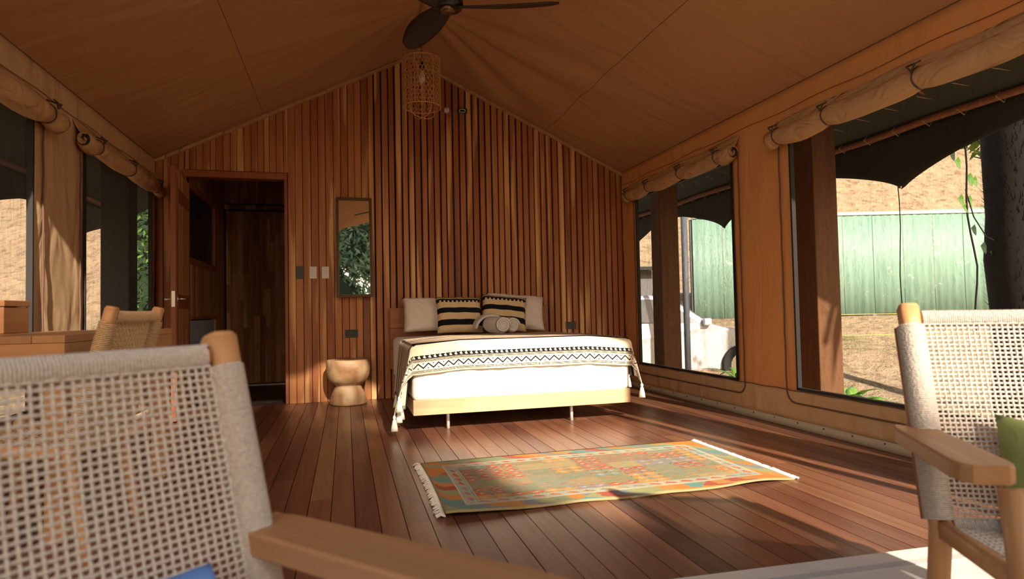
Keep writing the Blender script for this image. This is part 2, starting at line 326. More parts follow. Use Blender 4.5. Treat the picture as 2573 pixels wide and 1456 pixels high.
def kilim_mat():
    a = N('kilim'); uv = a.coord('UV'); sp = a.n('ShaderNodeSeparateXYZ'); a.l(uv, sp.inputs[0]); u, v = sp.outputs[0], sp.outputs[1]   # metres
    pal = [(0, (.25, .26, .14)), (.16, (.52, .15, .03)), (.28, (.27, .29, .18)), (.40, (.40, .05, .03)), (.48, (.33, .29, .16)), (.58, (.19, .19, .23)), (.68, (.31, .29, .13)), (.80, (.56, .22, .035)), (.90, (.10, .24, .21))]
    def wn2(x, y, seed=0.0):
        q = a.n('ShaderNodeCombineXYZ'); a.val(q.inputs[0], x); a.val(q.inputs[1], y); q.inputs[2].default_value = seed
        w = a.n('ShaderNodeTexWhiteNoise'); w.noise_dimensions = '3D'; a.l(q.outputs[0], w.inputs['Vector']); return w.outputs['Value']
    def flo(x, s_): return a.math('FLOOR', a.math('DIVIDE', x, s_))
    def band2(x, lo, hi): return a.math('MULTIPLY', a.math('GREATER_THAN', x, lo), a.math('LESS_THAN', x, hi))
    def R(f, stops):
        o = a.ramp(f, stops); o.node.color_ramp.interpolation = 'CONSTANT'; return o
    jit = a.math('MULTIPLY', a.math('SUBTRACT', wn2(flo(v, .008), 0.0, 9.0), .5), .022)
    uj = a.math('ADD', u, jit)
    CU, CV = .165, .118
    muted = [(0, (.22, .20, .10)), (.2, (.31, .22, .12)), (.38, (.19, .20, .13)), (.55, (.33, .25, .12)), (.7, (.25, .16, .10)), (.85, (.22, .22, .15))]
    vivid = [(0, (.42, .06, .03)), (.24, (.52, .14, .03)), (.46, (.20, .19, .24)), (.58, (.56, .23, .04)), (.80, (.14, .23, .20)), (.88, (.34, .05, .04))]
    cid = wn2(flo(uj, CU), flo(v, CV), 3.3)
    base = R(wn2(flo(uj, CU), flo(v, CV), 8.8), muted)
    fu = a.math('SUBTRACT', a.math('FRACT', a.math('DIVIDE', uj, CU)), .5); fv = a.math('SUBTRACT', a.math('FRACT', a.math('DIVIDE', v, CV)), .5)
    au, av = a.math('ABSOLUTE', fu), a.math('ABSOLUTE', fv)
    qd = a.math('ADD', a.math('ABSOLUTE', a.math('SUBTRACT', a.math('FRACT', a.math('MULTIPLY', a.math('ADD', fu, .5), 2.0)), .5)), a.math('ABSOLUTE', a.math('SUBTRACT', a.math('FRACT', a.math('MULTIPLY', a.math('ADD', fv, .5), 2.0)), .5)))
    on = a.math('GREATER_THAN', wn2(flo(uj, CU), flo(v, CV), 12.0), .25)
    c = a.mix(a.math('MULTIPLY', a.math('LESS_THAN', qd, .56), on), base, R(cid, vivid))
    c = a.mix(a.math('MULTIPLY', a.math('LESS_THAN', qd, .20), on), c, (.48, .40, .28))
    c = a.mix(a.math('MULTIPLY', a.math('GREATER_THAN', qd, .84), on), c, (.12, .06, .05))
    c = a.mix(a.math('MULTIPLY', a.math('GREATER_THAN', wn2(flo(uj, .018), flo(v, .010), 1.1), .88), .8), c, R(wn2(flo(uj, .018), flo(v, .010), 2.1), vivid))
    c = a.mix(a.math('MULTIPLY', a.math('GREATER_THAN', wn2(flo(uj, .05), flo(v, .007), 5.0), .62), .55), c, R(wn2(flo(uj, .09), flo(v, .007), 6.0), muted))
    # borders: v in 0..0.95, u in 0..1.74
    bu = a.math('MINIMUM', u, a.math('SUBTRACT', 1.74, u)); bv = a.math('MINIMUM', v, a.math('SUBTRACT', .95, v)); bd = a.math('MINIMUM', bu, bv)
    tri = a.math('MULTIPLY', a.math('PINGPONG', a.math('ADD', bd, 0.0), .05), .9)
    bidx = flo(a.math('ADD', a.math('ADD', uj, v), tri), .075)
    blocks = R(wn2(bidx, flo(a.math('SUBTRACT', v, u), .60), 2.0), [(0, (.52, .17, .03)), (.2, (.20, .22, .12)), (.36, (.10, .24, .22)), (.5, (.45, .20, .05)), (.64, (.35, .06, .04)), (.74, (.28, .27, .12)), (.88, (.18, .20, .20))])
    b1 = a.math('LESS_THAN', bd, .175)
    inner = R(wn2(flo(a.math('ADD', uj, v), .085), flo(a.math('SUBTRACT', v, u), .60), 4.4), [(0, (.40, .36, .25)), (.3, (.34, .33, .24)), (.6, (.30, .33, .27)), (.85, (.44, .36, .24))])
    bow = a.math('ABSOLUTE', a.math('SUBTRACT', a.math('FRACT', a.math('DIVIDE', a.math('ADD', uj, v), .085)), .5)); mid_ = a.math('ABSOLUTE', a.math('SUBTRACT', bd, .142))
    mot = a.math('LESS_THAN', mid_, a.math('MULTIPLY', a.math('SUBTRACT', bow, .12), .045))
    inner = a.mix(mot, inner, R(wn2(flo(a.math('ADD', uj, v), .085), 0.0, 5.5), vivid))
    tick = a.math('MULTIPLY', a.math('LESS_THAN', a.math('FRACT', a.math('DIVIDE', a.math('ADD', uj, v), .017)), .45), a.math('GREATER_THAN', bd, .166))
    inner = a.mix(tick, inner, (.10, .10, .08))
    c = a.mix(b1, c, inner)
    c = a.mix(a.math('MULTIPLY', b1, a.math('GREATER_THAN', bd, .171)), c, (.52, .46, .34))
    c = a.mix(a.math('LESS_THAN', bd, .112), c, (.50, .44, .32)); c = a.mix(a.math('LESS_THAN', bd, .105), c, blocks)
    c = a.mix(a.math('LESS_THAN', bd, .012), c, (.30, .22, .10))
    wv = a.noise(a.map(uv, (220, 420, 1)), 1, 1); nz = a.noise(a.map(uv, (6, 30, 1)), 1, 2)
    c = a.mix(a.math('MULTIPLY', nz, .30), c, (.27, .24, .15)); a.set(Base_Color=c, Roughness=.95, Specular_IOR_Level=.08); a.bump(wv, .35, .003); return a.m
M['kilim'] = kilim_mat()
M['fringe'] = plain('fringe_cotton', (.66, .60, .50), .95, var=.2, scale=80)
def stool_mat():
    a = N('carved_wood'); v = a.coord(); n1 = a.noise(v, 4, 3, .5, 1.5); n2 = a.noise(a.map(v, (1, 1, 4)), 14, 3)
    c = a.mix(a.math('MULTIPLY', a.math('SUBTRACT', n1, .35, clamp=True), 3.2, clamp=True), (.52, .35, .19), (.27, .115, .05)); c = a.mix(a.math('MULTIPLY', n2, .3), c, (.35, .16, .07)); a.set(Base_Color=c, Roughness=.55); a.bump(n2, .1, .004); return a.m
M['stool'] = stool_mat()
# ---------------------------------------------------------------- setting: dimensions
XL, XR, YB, YF = -1.72, 3.05, 6.42, 1.10
RX, RZ, EL, ER = .657, 3.55, 2.36, 2.41
def roof_z(x): return EL+(x-XL)*(RZ-EL)/(RX-XL) if x < RX else RZ-(x-RX)*(RZ-ER)/(XR-RX)
# floor with separate planks
mb = MB(); mb.bx(XL-.35, XR+.0, -1.6, YB+.02, -.10, -.028); floor = mb.build('floor', M['gap']); tag(floor, kind='structure')
PW = .1005; x = .03-PW*18.0; k = 0
while x < XR-.01:
    x1 = min(x+PW-.0035, XR); y = -1.6 + random.uniform(0, 1)*-.0; ys = [-1.6]
    j = random.uniform(.4, 3.2)
    ys.append(-1.6+j)
    while ys[-1] < YB: ys.append(ys[-1]+random.choice((3.6, 4.2, 4.8)))
    ys[-1] = YB
    for a_, b_ in zip(ys[:-1], ys[1:]):
        if b_-a_ < .1 : continue
        m_ = MB(); dz = random.uniform(-.0006, .0006)
        m_.bx(x, x1, a_+.0004, b_-.0004, -.028, dz); m_.build('plank', M['floor'], floor)
    x += PW; k += 1
# back wall: dark backing with door opening, then boards and battens
DX0, DX1, DZ = -1.45, -.575, 2.20
mb = MB()
def wallpoly(x0, x1, z0):
    xs = [x0]+([RX] if x0 < RX < x1 else [])+[x1]
    for a_, b_ in zip(xs[:-1], xs[1:]):
        mb.hexa([(a_, YB, z0), (b_, YB, z0), (b_, YB+.08, z0), (a_, YB+.08, z0), (a_, YB, roof_z(a_)), (b_, YB, roof_z(b_)), (b_, YB+.08, roof_z(b_)), (a_, YB+.08, roof_z(a_))])
wallpoly(XL-.05, DX0, -.1); wallpoly(DX0, DX1, DZ+.02); wallpoly(DX1, XR+.05, -.1)
wall_back = mb.build('wall_back', M['backing']); tag(wall_back, kind='structure')
def strip(x0, x1, z0, depth, name, taper=0):
    m_ = MB(); t = .004; ya, yb = YB-depth, YB
    za, zb = roof_z(x0)-.01, roof_z(x1)-.01
    lean = random.uniform(-.0015, .0015)
    m_.hexa([(x0, ya, z0), (x1, ya, z0), (x1, yb, z0), (x0, yb, z0), (x0+lean, ya, za), (x1+lean, ya, zb), (x1, yb, zb), (x0, yb, za)])
    return m_.build(name, M['batten'], wall_back, bevel=.003)
x = DX1+.035
while x < .235:
    w = random.choice((.062, .066, .072)); strip(x, x+w, 0, .024+random.uniform(0, .002), 'board'); x += w+.0045
while x < XR-.03:
    w = random.choice((.050, .054, .058)); strip(x, x+w, 0, .034+random.uniform(-.004, .006), 'batten'); x += w+random.uniform(.012, .018)
x = DX0-.02
while x < DX1+.03:
    w = random.choice((.045, .055, .06)); strip(x, min(x+w, DX1+.034), DZ+.07, .024, 'board'); x += w+.004
x = XL+.01
while x < DX0-.06: strip(x, x+.06, 0, .024, 'board'); x += .065
# door frame
tr = MB(); tr.bx(DX0-.03, DX1+.03, YB-.035, YB+.09, DZ, DZ+.065); o = tr.build('trim_1', M['frame'], bevel=.004); tag(o, kind='structure')
tr = MB(); tr.bx(DX1, DX1+.03, YB-.035, YB+.09, 0, DZ); o = tr.build('trim_2', M['frame'], bevel=.004); tag(o, kind='structure')
tr = MB(); tr.bx(DX0-.03, DX0, YB-.035, YB+.09, 0, DZ); o = tr.build('trim_3', M['frame'], bevel=.004); tag(o, kind='structure')
# gable trim strips
for i, (xa, xb) in enumerate(((XL, RX), (RX, XR))):
    m_ = MB(); za, zb = roof_z(xa), roof_z(xb)
    m_.hexa([(xa, YB-.05, za-.045), (xb, YB-.05, zb-.045), (xb, YB-.012, zb-.045), (xa, YB-.012, za-.045), (xa, YB-.05, za-.012), (xb, YB-.05, zb-.012), (xb, YB-.012, zb-.012), (xa, YB-.012, za-.012)])
    o = m_.build('trim_%d' % (4+i), M['roll']); tag(o, kind='structure')
# bathroom behind the door
YI = 8.40; XI = -1.47
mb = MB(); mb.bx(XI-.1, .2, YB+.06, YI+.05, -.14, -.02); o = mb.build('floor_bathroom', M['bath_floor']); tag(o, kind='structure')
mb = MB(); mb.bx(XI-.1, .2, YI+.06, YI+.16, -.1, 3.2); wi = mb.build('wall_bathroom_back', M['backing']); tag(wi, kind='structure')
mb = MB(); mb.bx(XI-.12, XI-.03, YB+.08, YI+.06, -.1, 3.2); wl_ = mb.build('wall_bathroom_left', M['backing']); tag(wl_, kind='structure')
mb = MB(); mb.bx(-.1, .0, YB+.08, YI+.06, -.1, 3.2); o = mb.build('wall_bathroom_right', M['inner']); tag(o, kind='structure')
mb = MB(); mb.bx(XI-.12, .2, YB+.08, YI+.16, 2.95, 3.02); o = mb.build('ceiling_bathroom', M['inner']); tag(o, kind='structure')
x = XI-.02
while x < -.11:
    w = random.uniform(.05, .08)
    m_ = MB(); m_.bx(x, x+w, YI+.03, YI+.06, 2.30, 2.95); m_.build('board', M['inner'], wi)
    x += w+.003
mb = MB(); mb.bx(XI, -.1, YI+.0, YI+.05, 2.22, 2.28); mb.build('door_head', M['inner'], wi, bevel=.004)
# strip-built inner door
d2 = empty('door_2', (XI+.02, YI+.03, 0)); tag(d2, kind='structure')
x = 0.0
while x < 1.28:
    w = random.uniform(.055, .07); z = .012
    while z < 2.19:
        h = random.choice((.35, .5, .7, .9)); z1 = min(z+h, 2.20)
        m_ = MB(); m_.bx(x, x+w-.001, -.02, .02+random.uniform(-.002, 0), z, z1-.001); m_.build('strip', M['inner'], d2); z = z1
    x += w
mb = MB(); mb.bx(XI+.05, -.12, YI-.012, YI-.004, -.02, .0); o = mb.build('trim_6', M['white_pl']); tag(o, kind='structure')  # white strip painted as the light leaking under the inner door
# left bathroom wall boards, with a dark high window and a grey louvre low
for i in range(22):
    y0 = YB+.12+i*.085; y1 = y0+.082
    segs = [(0, 2.95)]
    if 6.60 < y0 and y1 < 7.85: segs = [(0, .30), (.84, 1.42), (2.16, 2.95)]
    for za, zb in segs:
        m_ = MB(); m_.bx(XI-.03, XI, y0, y1, za, zb); m_.build('board', M['inner'], wl_)
w5 = empty('window_5', (XI, 7.22, 1.8)); tag(w5, kind='structure')
m_ = MB(); m_.bx(-.035, -.02, -.60, .62, -.36, .34); m_.build('pane', M['blackish'], w5)
for nm, b in (('frame_rail', (-.03, .015, -.66, .66, .33, .39)), ('frame_rail', (-.03, .015, -.66, .66, -.41, -.35)), ('frame_stile', (-.03, .015, .56, .66, -.35, .33))):
    m_ = MB(); m_.bx(*b); m_.build(nm, M['frame'], w5, bevel=.004)
lv = empty('trim_7', (XI, 7.2, .57)); tag(lv, kind='structure')
for i in range(14):
    m_ = MB(); m_.box((-.01, -.55+i*.08, 0), (.03, .052, .52), Matrix.Rotation(.5, 3, 'Z')); m_.build('louvre_slat', M['louv'], lv)
m_ = MB(); m_.bx(-.03, .015, .56, .66, -.27, .27); m_.build('frame_stile', M['teak'], lv)
m_ = MB(); m_.bx(-.03, .015, -.6, .66, .27, .30); m_.build('frame_rail', M['frame'], lv)
# open door leaf
A0 = Vector((-1.44, 6.40, 0)); A1 = Vector((-1.372, 5.62, 0)); dv = (A1-A0); LW = dv.length; ang = atan2(dv.y, dv.x)
d1 = empty('door_1', A0, ang); tag(d1, kind='structure')
m_ = MB(); m_.bx(0, LW, -.020, .020, .012, 2.13); m_.build('door_leaf', M['frame'], d1, bevel=.003)
for zz in (.10, 1.0, 1.9):
    m_ = MB(); m_.bx(.08, LW-.08, .0195, .026, zz-.06, zz+.06); m_.build('door_rail', M['frame'], d1, bevel=.002)
for i in range(9):
    m_ = MB(); m_.bx(.03+i*.082, .03+i*.082+.078, .018, .0235, .03, 2.11); m_.build('board', M['inner'], d1)
m_ = MB(); m_.bx(LW-.001, LW+.003, -.013, .013, .955, 1.085); m_.build('lock_plate', M['steel'], d1)
hd = MB()
for s in (-1, 1):
    hd.bx(LW-.085, LW-.045, s*.024-.004, s*.024+.004, .975, 1.065)
    hd.tube([(LW-.065, s*.02, 1.02), (LW-.065, s*.072, 1.02)], .009, 10)
    hd.tube([(LW-.065, s*.068, 1.02), (LW-.17, s*.068, 1.02)], .010, 10)
hd.build('door_handle', M['steel'], d1, smooth=True)
# canvas ceiling
def front_edge(x_):   # unseen front hem of the roof canvas, bent to shape the sun patches
    P_ = ((-3, 1.45), (-1.36, 1.45), (-1.05, .62), (.0, .42), (.45, 0), (9, 0))
    for (a0, b0), (a1, b1) in zip(P_[:-1], P_[1:]):
        if a0 <= x_ <= a1: return YF+b0+(b1-b0)*(x_-a0)/(a1-a0)
    return YF
def ceil_fn(left):
    def f(u, v):
        x = (XL-.02+(RX-XL+.02)*u) if left else (RX+(XR+.02-RX)*u)
        ys = front_edge(x)
        y = ys+(YB+.02-ys)*v
        z = roof_z(x)
        t = u if left else 1-u    # 0 at eave .. 1 at ridge
        sag = -.035*sin(pi*t)*(.6+.4*sin((y-1)*1.3))
        # folds fanning out from the ridge
        dx, dy = x-RX, y-5.25; r_ = hypot(dx, dy); a_ = atan2(dy, abs(dx)+1e-6)
        if not left: fold = .020*math.exp(-(r_-.9)**2/.7)*sin(a_*13+1.1*noise.noise((a_*3, r_, 0)))*max(0, min(1, (1-abs(a_)/1.4)*2))
        else: fold = .008*math.exp(-(r_-.8)**2/.8)*sin(a_*11)
        nz = .010*noise.noise((x*1.1, y*1.7, 3))+.004*noise.noise((x*2.5, y*5, 1))
        seam = .0
        xs = -.75 if left else 2.13
        seam = .010*math.exp(-((x-xs)/.03)**2)
        e = min(1, t*6)*min(1, (YB-y)*5+.0)
        return (x, y, z+(sag+fold+nz)*e+seam*e*.6)
    return f
mb = MB(); mb.grid(ceil_fn(True), 90, 150); mb.grid(ceil_fn(False), 90, 150)
ceiling = mb.build('ceiling', M['ceil'], smooth=True, solid=.008); tag(ceiling, kind='structure')
for xs in (-.75, 2.13, XL+.004, XR-.004):
    pts = []
    for i in range(60):
        y = YF+(YB-.06-YF)*i/59; left = xs < RX
        u = ((xs-XL+.02)/(RX-XL+.02)) if left else ((xs-RX)/(XR+.02-RX)); y = max(y, front_edge(xs)+.01); ys_ = front_edge(xs); p = ceil_fn(left)(u, (y-ys_)/(YB+.02-ys_)); pts.append((p[0], p[1], p[2]-.0045))
    m_ = MB(); m_.tube(pts, .0022 if abs(xs) < 2.5 and xs > -1.5 else .005, 5); m_.build('seam', M['piping'], ceiling)
# outer rain fly above the tent, keeps the roof dark
mb = MB(); mb.add([(XL-1.15, 1.85, 2.20), (RX, 1.85, 3.95), (4.30, 1.85, 2.22), (XL-1.15, 9.3, 2.20), (RX, 9.3, 3.95), (4.30, 9.3, 2.22)], [(0, 1, 4, 3), (1, 2, 5, 4)])
fly = mb.build('roof_fly', M['fly'], solid=.01); tag(fly, kind='structure')
# side canvas walls with real openings
def side_wall(name, X, y0, y1, holes, mt, sgn):
    ys = sorted(set([y0+(y1-y0)*i/110 for i in range(111)]+[h[0] for h in holes]+[h[1] for h in holes]))
    top = ER+.0 if sgn > 0 else EL
    zs = sorted(set([-.03+(top+.03)*i/44 for i in range(45)]+[h[2] for h in holes]+[h[3] for h in holes]))
    ys = [y for i, y in enumerate(ys) if i == 0 or y-ys[i-1] > 1e-4]; zs = [z for i, z in enumerate(zs) if i == 0 or z-zs[i-1] > 1e-4]
    m_ = MB(); nY = len(ys)
    for z in zs:
        for y in ys:
            hz = 1.0
            for h in holes:
                if h[0]-.02 < y < h[1]+.02 and h[2]-.02 < z < h[3]+.02: hz = .25
            d = (.012*noise.noise((y*2.2+z*1.4, z*.9-y*.5, 4))+.007*noise.noise(((y+z*.55)*9, z*.7, 8)) + .006*sin((y*1.0+z*.9)*14)*noise.noise((y, z, 2)))*hz
            d *= min(1, max(0, (top-z)*4))*min(1, z*5+.1)
            m_.v.append((X+d*sgn, y, z))
    for j in range(len(zs)-1):
        for i in range(nY-1):
            yc, zc = (ys[i]+ys[i+1])/2, (zs[j]+zs[j+1])/2
            if any(h[0] < yc < h[1] and h[2] < zc < h[3] for h in holes): continue
            a_ = j*nY+i; m_.f.append((a_, a_+1, a_+nY+1, a_+nY))
    o = m_.build(name, mt, smooth=True, solid=.010); tag(o, kind='structure'); return o
HR = [(4.325, 6.035, .27, 2.05), (1.95, 3.648, .275, 2.06)]
HLf = [(4.77, 6.26, .35, 2.04), (2.35, 4.05, .35, 2.02)]
wall_right = side_wall('wall_right', XR, YF, YB, HR, M['wallc'], 1)
wall_left = side_wall('wall_left', XL, YF, YB, HLf, M['wallcl'], -1)
def window(n, X, h, mt, sgn):
    w_ = empty('window_%d' % n, (X, (h[0]+h[1])/2, (h[2]+h[3])/2)); tag(w_, kind='structure'); cy, cz = (h[0]+h[1])/2, (h[2]+h[3])/2
    m_ = MB()
    m_.grid(lambda u, v: (.016*sgn+.010*noise.noise((u*9, v*1.2, n))*(u*(1-u)*v*(1-v)*12), h[0]-cy+(h[1]-h[0])*u, h[2]-cz+(h[3]-h[2])*v), 40, 30)
    m_.build('insect_screen', mt, w_, smooth=True)
    e = .012; m_ = MB()
    for b in ((h[0]-.004, h[0]+e, h[2], h[3]), (h[1]-e, h[1]+.004, h[2], h[3]), (h[0], h[1], h[2]-.004, h[2]+e+.003), (h[0], h[1], h[3]-e, h[3])):
        m_.bx(-.020 if sgn > 0 else -.012, .012 if sgn > 0 else .020, b[0]-cy, b[1]-cy, b[2]-cz, b[3]-cz)
    m_.build('screen_binding', M['black_edge'], w_)
    # dark zip piping around the opening: down both sides, rounded bottom corners
    g = .10; ya, yb, zb, zt, R_ = h[0]-g, h[1]+g*.35 if n == 1 else h[1]+g, h[2]-g*.95, h[3]+.04, .08
    pts = [(ya, zt), (ya, zb+R_)]+[(ya+R_-R_*cos(t), zb+R_-R_*sin(t)) for t in (.4, .8, 1.2)]+[(ya+R_, zb), (yb-R_, zb)]+[(yb-R_+R_*sin(t), zb+R_-R_*cos(t)) for t in (.4, .8, 1.2)]+[(yb, zb+R_), (yb, zt)]
    P = []
    for (a1, b1), (a2, b2) in zip(pts[:-1], pts[1:]):
        L = hypot(a2-a1, b2-b1); q = max(1, int(L/.08))
        for i in range(q): t = i/q; P.append((-sgn*.024+.002*sin(i*1.7+n), a1+(a2-a1)*t-cy, b1+(b2-b1)*t-cz))
    P.append((-sgn*.024, pts[-1][0]-cy, pts[-1][1]-cz))
    m_ = MB(); m_.tube(P, .0058, 6); m_.build('zip_piping', M['piping'], w_, smooth=True)
    return w_
window(1, XR, HR[0], M['screenf'], 1); window(2, XR, HR[1], M['screen'], 1)
window(3, XL, HLf[0], M['screenl'], -1); window(4, XL, HLf[1], M['screenl'], -1)
# wall seams, base skirt with eyelets
for nm, X, s in (('trim_8', XR, 1), ('trim_9', XL, -1)):
    m_ = MB(); m_.grid(lambda u, v: (X-s*(.0205+.003*sin(u*40)*v), YF+(YB-YF)*u, .002+.058*v), 90, 2); o = m_.build(nm, M['skirt'], solid=.004, smooth=True); tag(o, kind='structure')
    m_ = MB(); m_.grid(lambda u, v: (X-s*(.016+.003*noise.noise((u*22, v*2, X))), YF+(YB-.01-YF)*u, .055+.207*v), 90, 6); m_.build('lower_panel', M['lowerc'], o, solid=.003, smooth=True)
    for i in range(22):
        m_ = MB(); y = YF+.15+i*.24; m_.tube([(X-s*.020, y, .045), (X-s*.026, y, .045)], .006, 10); m_.build('eyelet', M['piping'], o)
m_ = MB(); m_.tube([(XR-.020, y/20, .266+.003*sin(y)) for y in range(24, 128)], .0028, 5); m_.build('seam', M['piping'], wall_right)
m_ = MB(); m_.tube([(XR-.012, y/20, 2.26+.006*sin(y*.4)) for y in range(24, 128)], .0022, 5); m_.build('seam', M['piping'], wall_right)
m_ = MB(); m_.tube([(XL+.012, y/20, 2.20+.006*sin(y*.4)) for y in range(24, 128)], .0022, 5); m_.build('seam', M['piping'], wall_left)
# unseen canvas panels added right of the open gable; their slit shapes the sun
for i, (xa, xb) in enumerate(((2.66, 2.735), (2.80, XR))):
    m_ = MB(); m_.bx(xa, xb, YF-.01, YF+.01, -.05, roof_z(xb)+.02); o = m_.build('sun_block_panel' if i == 0 else 'sun_block_panel_right', M['wallc']); tag(o, kind='structure')
# ---------------------------------------------------------------- rolled blinds above the windows
def roll_blind(X, ya, yb, z, r, s, label, flat=False, ties=4, sagp=.02, spiral_end='near', big=False):
    o = empty('rolled_blind', (X, (ya+yb)/2, z), 0, label, 'blind'); cy = (ya+yb)/2; n = 60
    tys = [ya+(yb-ya)*t for t in (([.10, .40, .72, .95]) if ties == 4 else [.12, .5, .9])]
    def rad(y):
        k_ = 1.0
        for ty in tys: k_ -= .15*math.exp(-((y-ty)/.05)**2)
        return r*k_*(1+.16*noise.noise((y*3.1, z, X)))
    def cen(y):
        sag = 0
        for a_, b_ in zip([ya]+tys, tys+[yb]):
            if a_ <= y <= b_: t = (y-a_)/(b_-a_+1e-6); sag = -sagp*sin(pi*t)
        return sag
    base = MB(); m = 18
    for i in range(n+1):
        y = ya+(yb-ya)*i/n; R_ = rad(y); c = cen(y)
        for k_ in range(m):
            w = 2*pi*k_/m; q = R_*(1+.10*noise.noise((cos(w)*2, y*4, sin(w)*2+X)))
            if i in (0, n): q *= .80
            base.v.append((-s*(r+.01)+q*cos(w)*.85, y-cy, c+q*sin(w)))
    for i in range(n):
        for k_ in range(m):
            k2 = (k_+1) % m; base.f.append((i*m+k_, i*m+k2, (i+1)*m+k2, (i+1)*m+k_))
    base.f.append(tuple(range(m))[::-1]); base.f.append(tuple(n*m+k_ for k_ in range(m)))
    base.build('canvas_roll', M['roll'], o, smooth=True)
    # header fabric from wall down into the roll
    m_ = MB(); m_.grid(lambda u, v: (-s*(.006+(r*.9)*(1-v)**1.5), ya-cy+(yb-ya)*u, r*.55+(.10)*v+.006*sin(u*17)), 50, 5); m_.build('header_flap', M['roll'], o, smooth=True, solid=.004)
    # spiral of layers at the near end
    ye = (ya if spiral_end == 'near' else yb)-cy
    m_ = MB(); q_ = [(-s*(r+.01)+r*.78*cos(w*pi/10)*.85, ye-.002, r*.78*sin(w*pi/10)) for w in range(20)]; m_.add(q_+[(a_, b_+.003, c_) for a_, b_, c_ in q_], [tuple(range(20)), tuple(range(39, 19, -1))]); m_.build('roll_end_shade', M['black_edge'], o)  # black disc painted for the shade inside the rolled layers
    for j, rr_ in enumerate((.86, .66, .45, .24)):
        m_ = MB(); pts = [(-s*(r+.01)+r*rr_*(1-.03*t)*cos(t*.45+j)*.85, ye-.004, r*rr_*(1-.03*t)*sin(t*.45+j)) for t in range(11)]
        m_.tube(pts, .0045, 5); m_.build('fold_edge', M['roll'], o)
    for ty in tys:
        m_ = MB(); R_ = rad(ty)*1.05; c = cen(ty)
        m_.tube([(-s*(r+.01)+R_*cos(w*pi/8)*.9, ty-cy+.004*sin(w), c+R_*sin(w*pi/8)) for w in range(16)], .0045, 5, closed=True)
        m_.tube([(-s*(2*r), ty-cy, c+R_*.5), (-s*(2*r+.01), ty-cy-.035, c+R_*.95), (-s*(2*r), ty-cy-.06, c+R_*1.1)], .005, 5)
        m_.tube([(-s*(2*r), ty-cy, c+R_*.5), (-s*(2*r+.008), ty-cy+.02, c+R_*1.0), (-s*(r), ty-cy+.03, c+R_*1.5)], .006, 5)
        m_.build('strap', M['strap'], o)
    return o
roll_blind(XR, 4.22, 6.18, 2.095, .062, 1, 'rolled canvas blind over the screened window nearest the bed on the right wall')
roll_blind(XR, 1.75, 3.78, 2.065, .068, 1, 'thick rolled canvas blind over the large right window with the hanging vine view')
roll_blind(XL, 4.60, 6.38, 2.055, .058, -1, 'rolled canvas blind with open spiral end beside the open door on the left wall', ties=3)
roll_blind(XL, 2.30, 4.24, 2.050, .070, -1, 'rolled canvas blind with black tied strap at the left edge of the photo', ties=3, spiral_end='far')
# ---------------------------------------------------------------- bed
bx0, bx1, by0, by1 = .455, 2.145, 4.44, 6.30
bed = empty('bed', (1.3, 5.37, 0), 0, 'double bed with pale wooden footrail, brown headboard and thin metal legs', 'bed')
def bp(name, b, mt, bev=.004):
    m_ = MB(); m_.bx(b[0]-1.3, b[1]-1.3, b[2]-5.37, b[3]-5.37, b[4], b[5]); return m_.build(name, mt, bed, bevel=bev)
bp('foot_rail', (bx0, bx1, by0, by0+.035, .130, .240), M['bedwood'])
bp('side_rail', (bx0, bx0+.03, by0+.036, by1, .130, .235), M['bedwood']); bp('side_rail', (bx1-.03, bx1, by0+.036, by1, .130, .235), M['bedwood'])
for i in range(10): bp('slat', (bx0+.031, bx1-.031, by0+.12+i*.18, by0+.20+i*.18, .19, .21), M['bedwood'], 0)
for i in range(3): bp('headboard_plank', (.425, 2.10, by1+.012, by1+.042, .30+i*.206, .30+i*.206+.204), M['headwood'])
for xx in (.56, 1.96): bp('headboard_post', (xx-.03, xx+.03, by1+.043, by1+.068, .0, .9), M['headwood'])
for xx, yy in ((.725, 4.58), (1.694, 4.56), (.725, 6.1), (1.694, 6.1)):
    m_ = MB(); m_.tube([(xx-1.3, yy-5.37, .0), (xx-1.3, yy-5.37, .19)], .013, 12); m_.build('leg', M['legmetal'], bed, smooth=True)
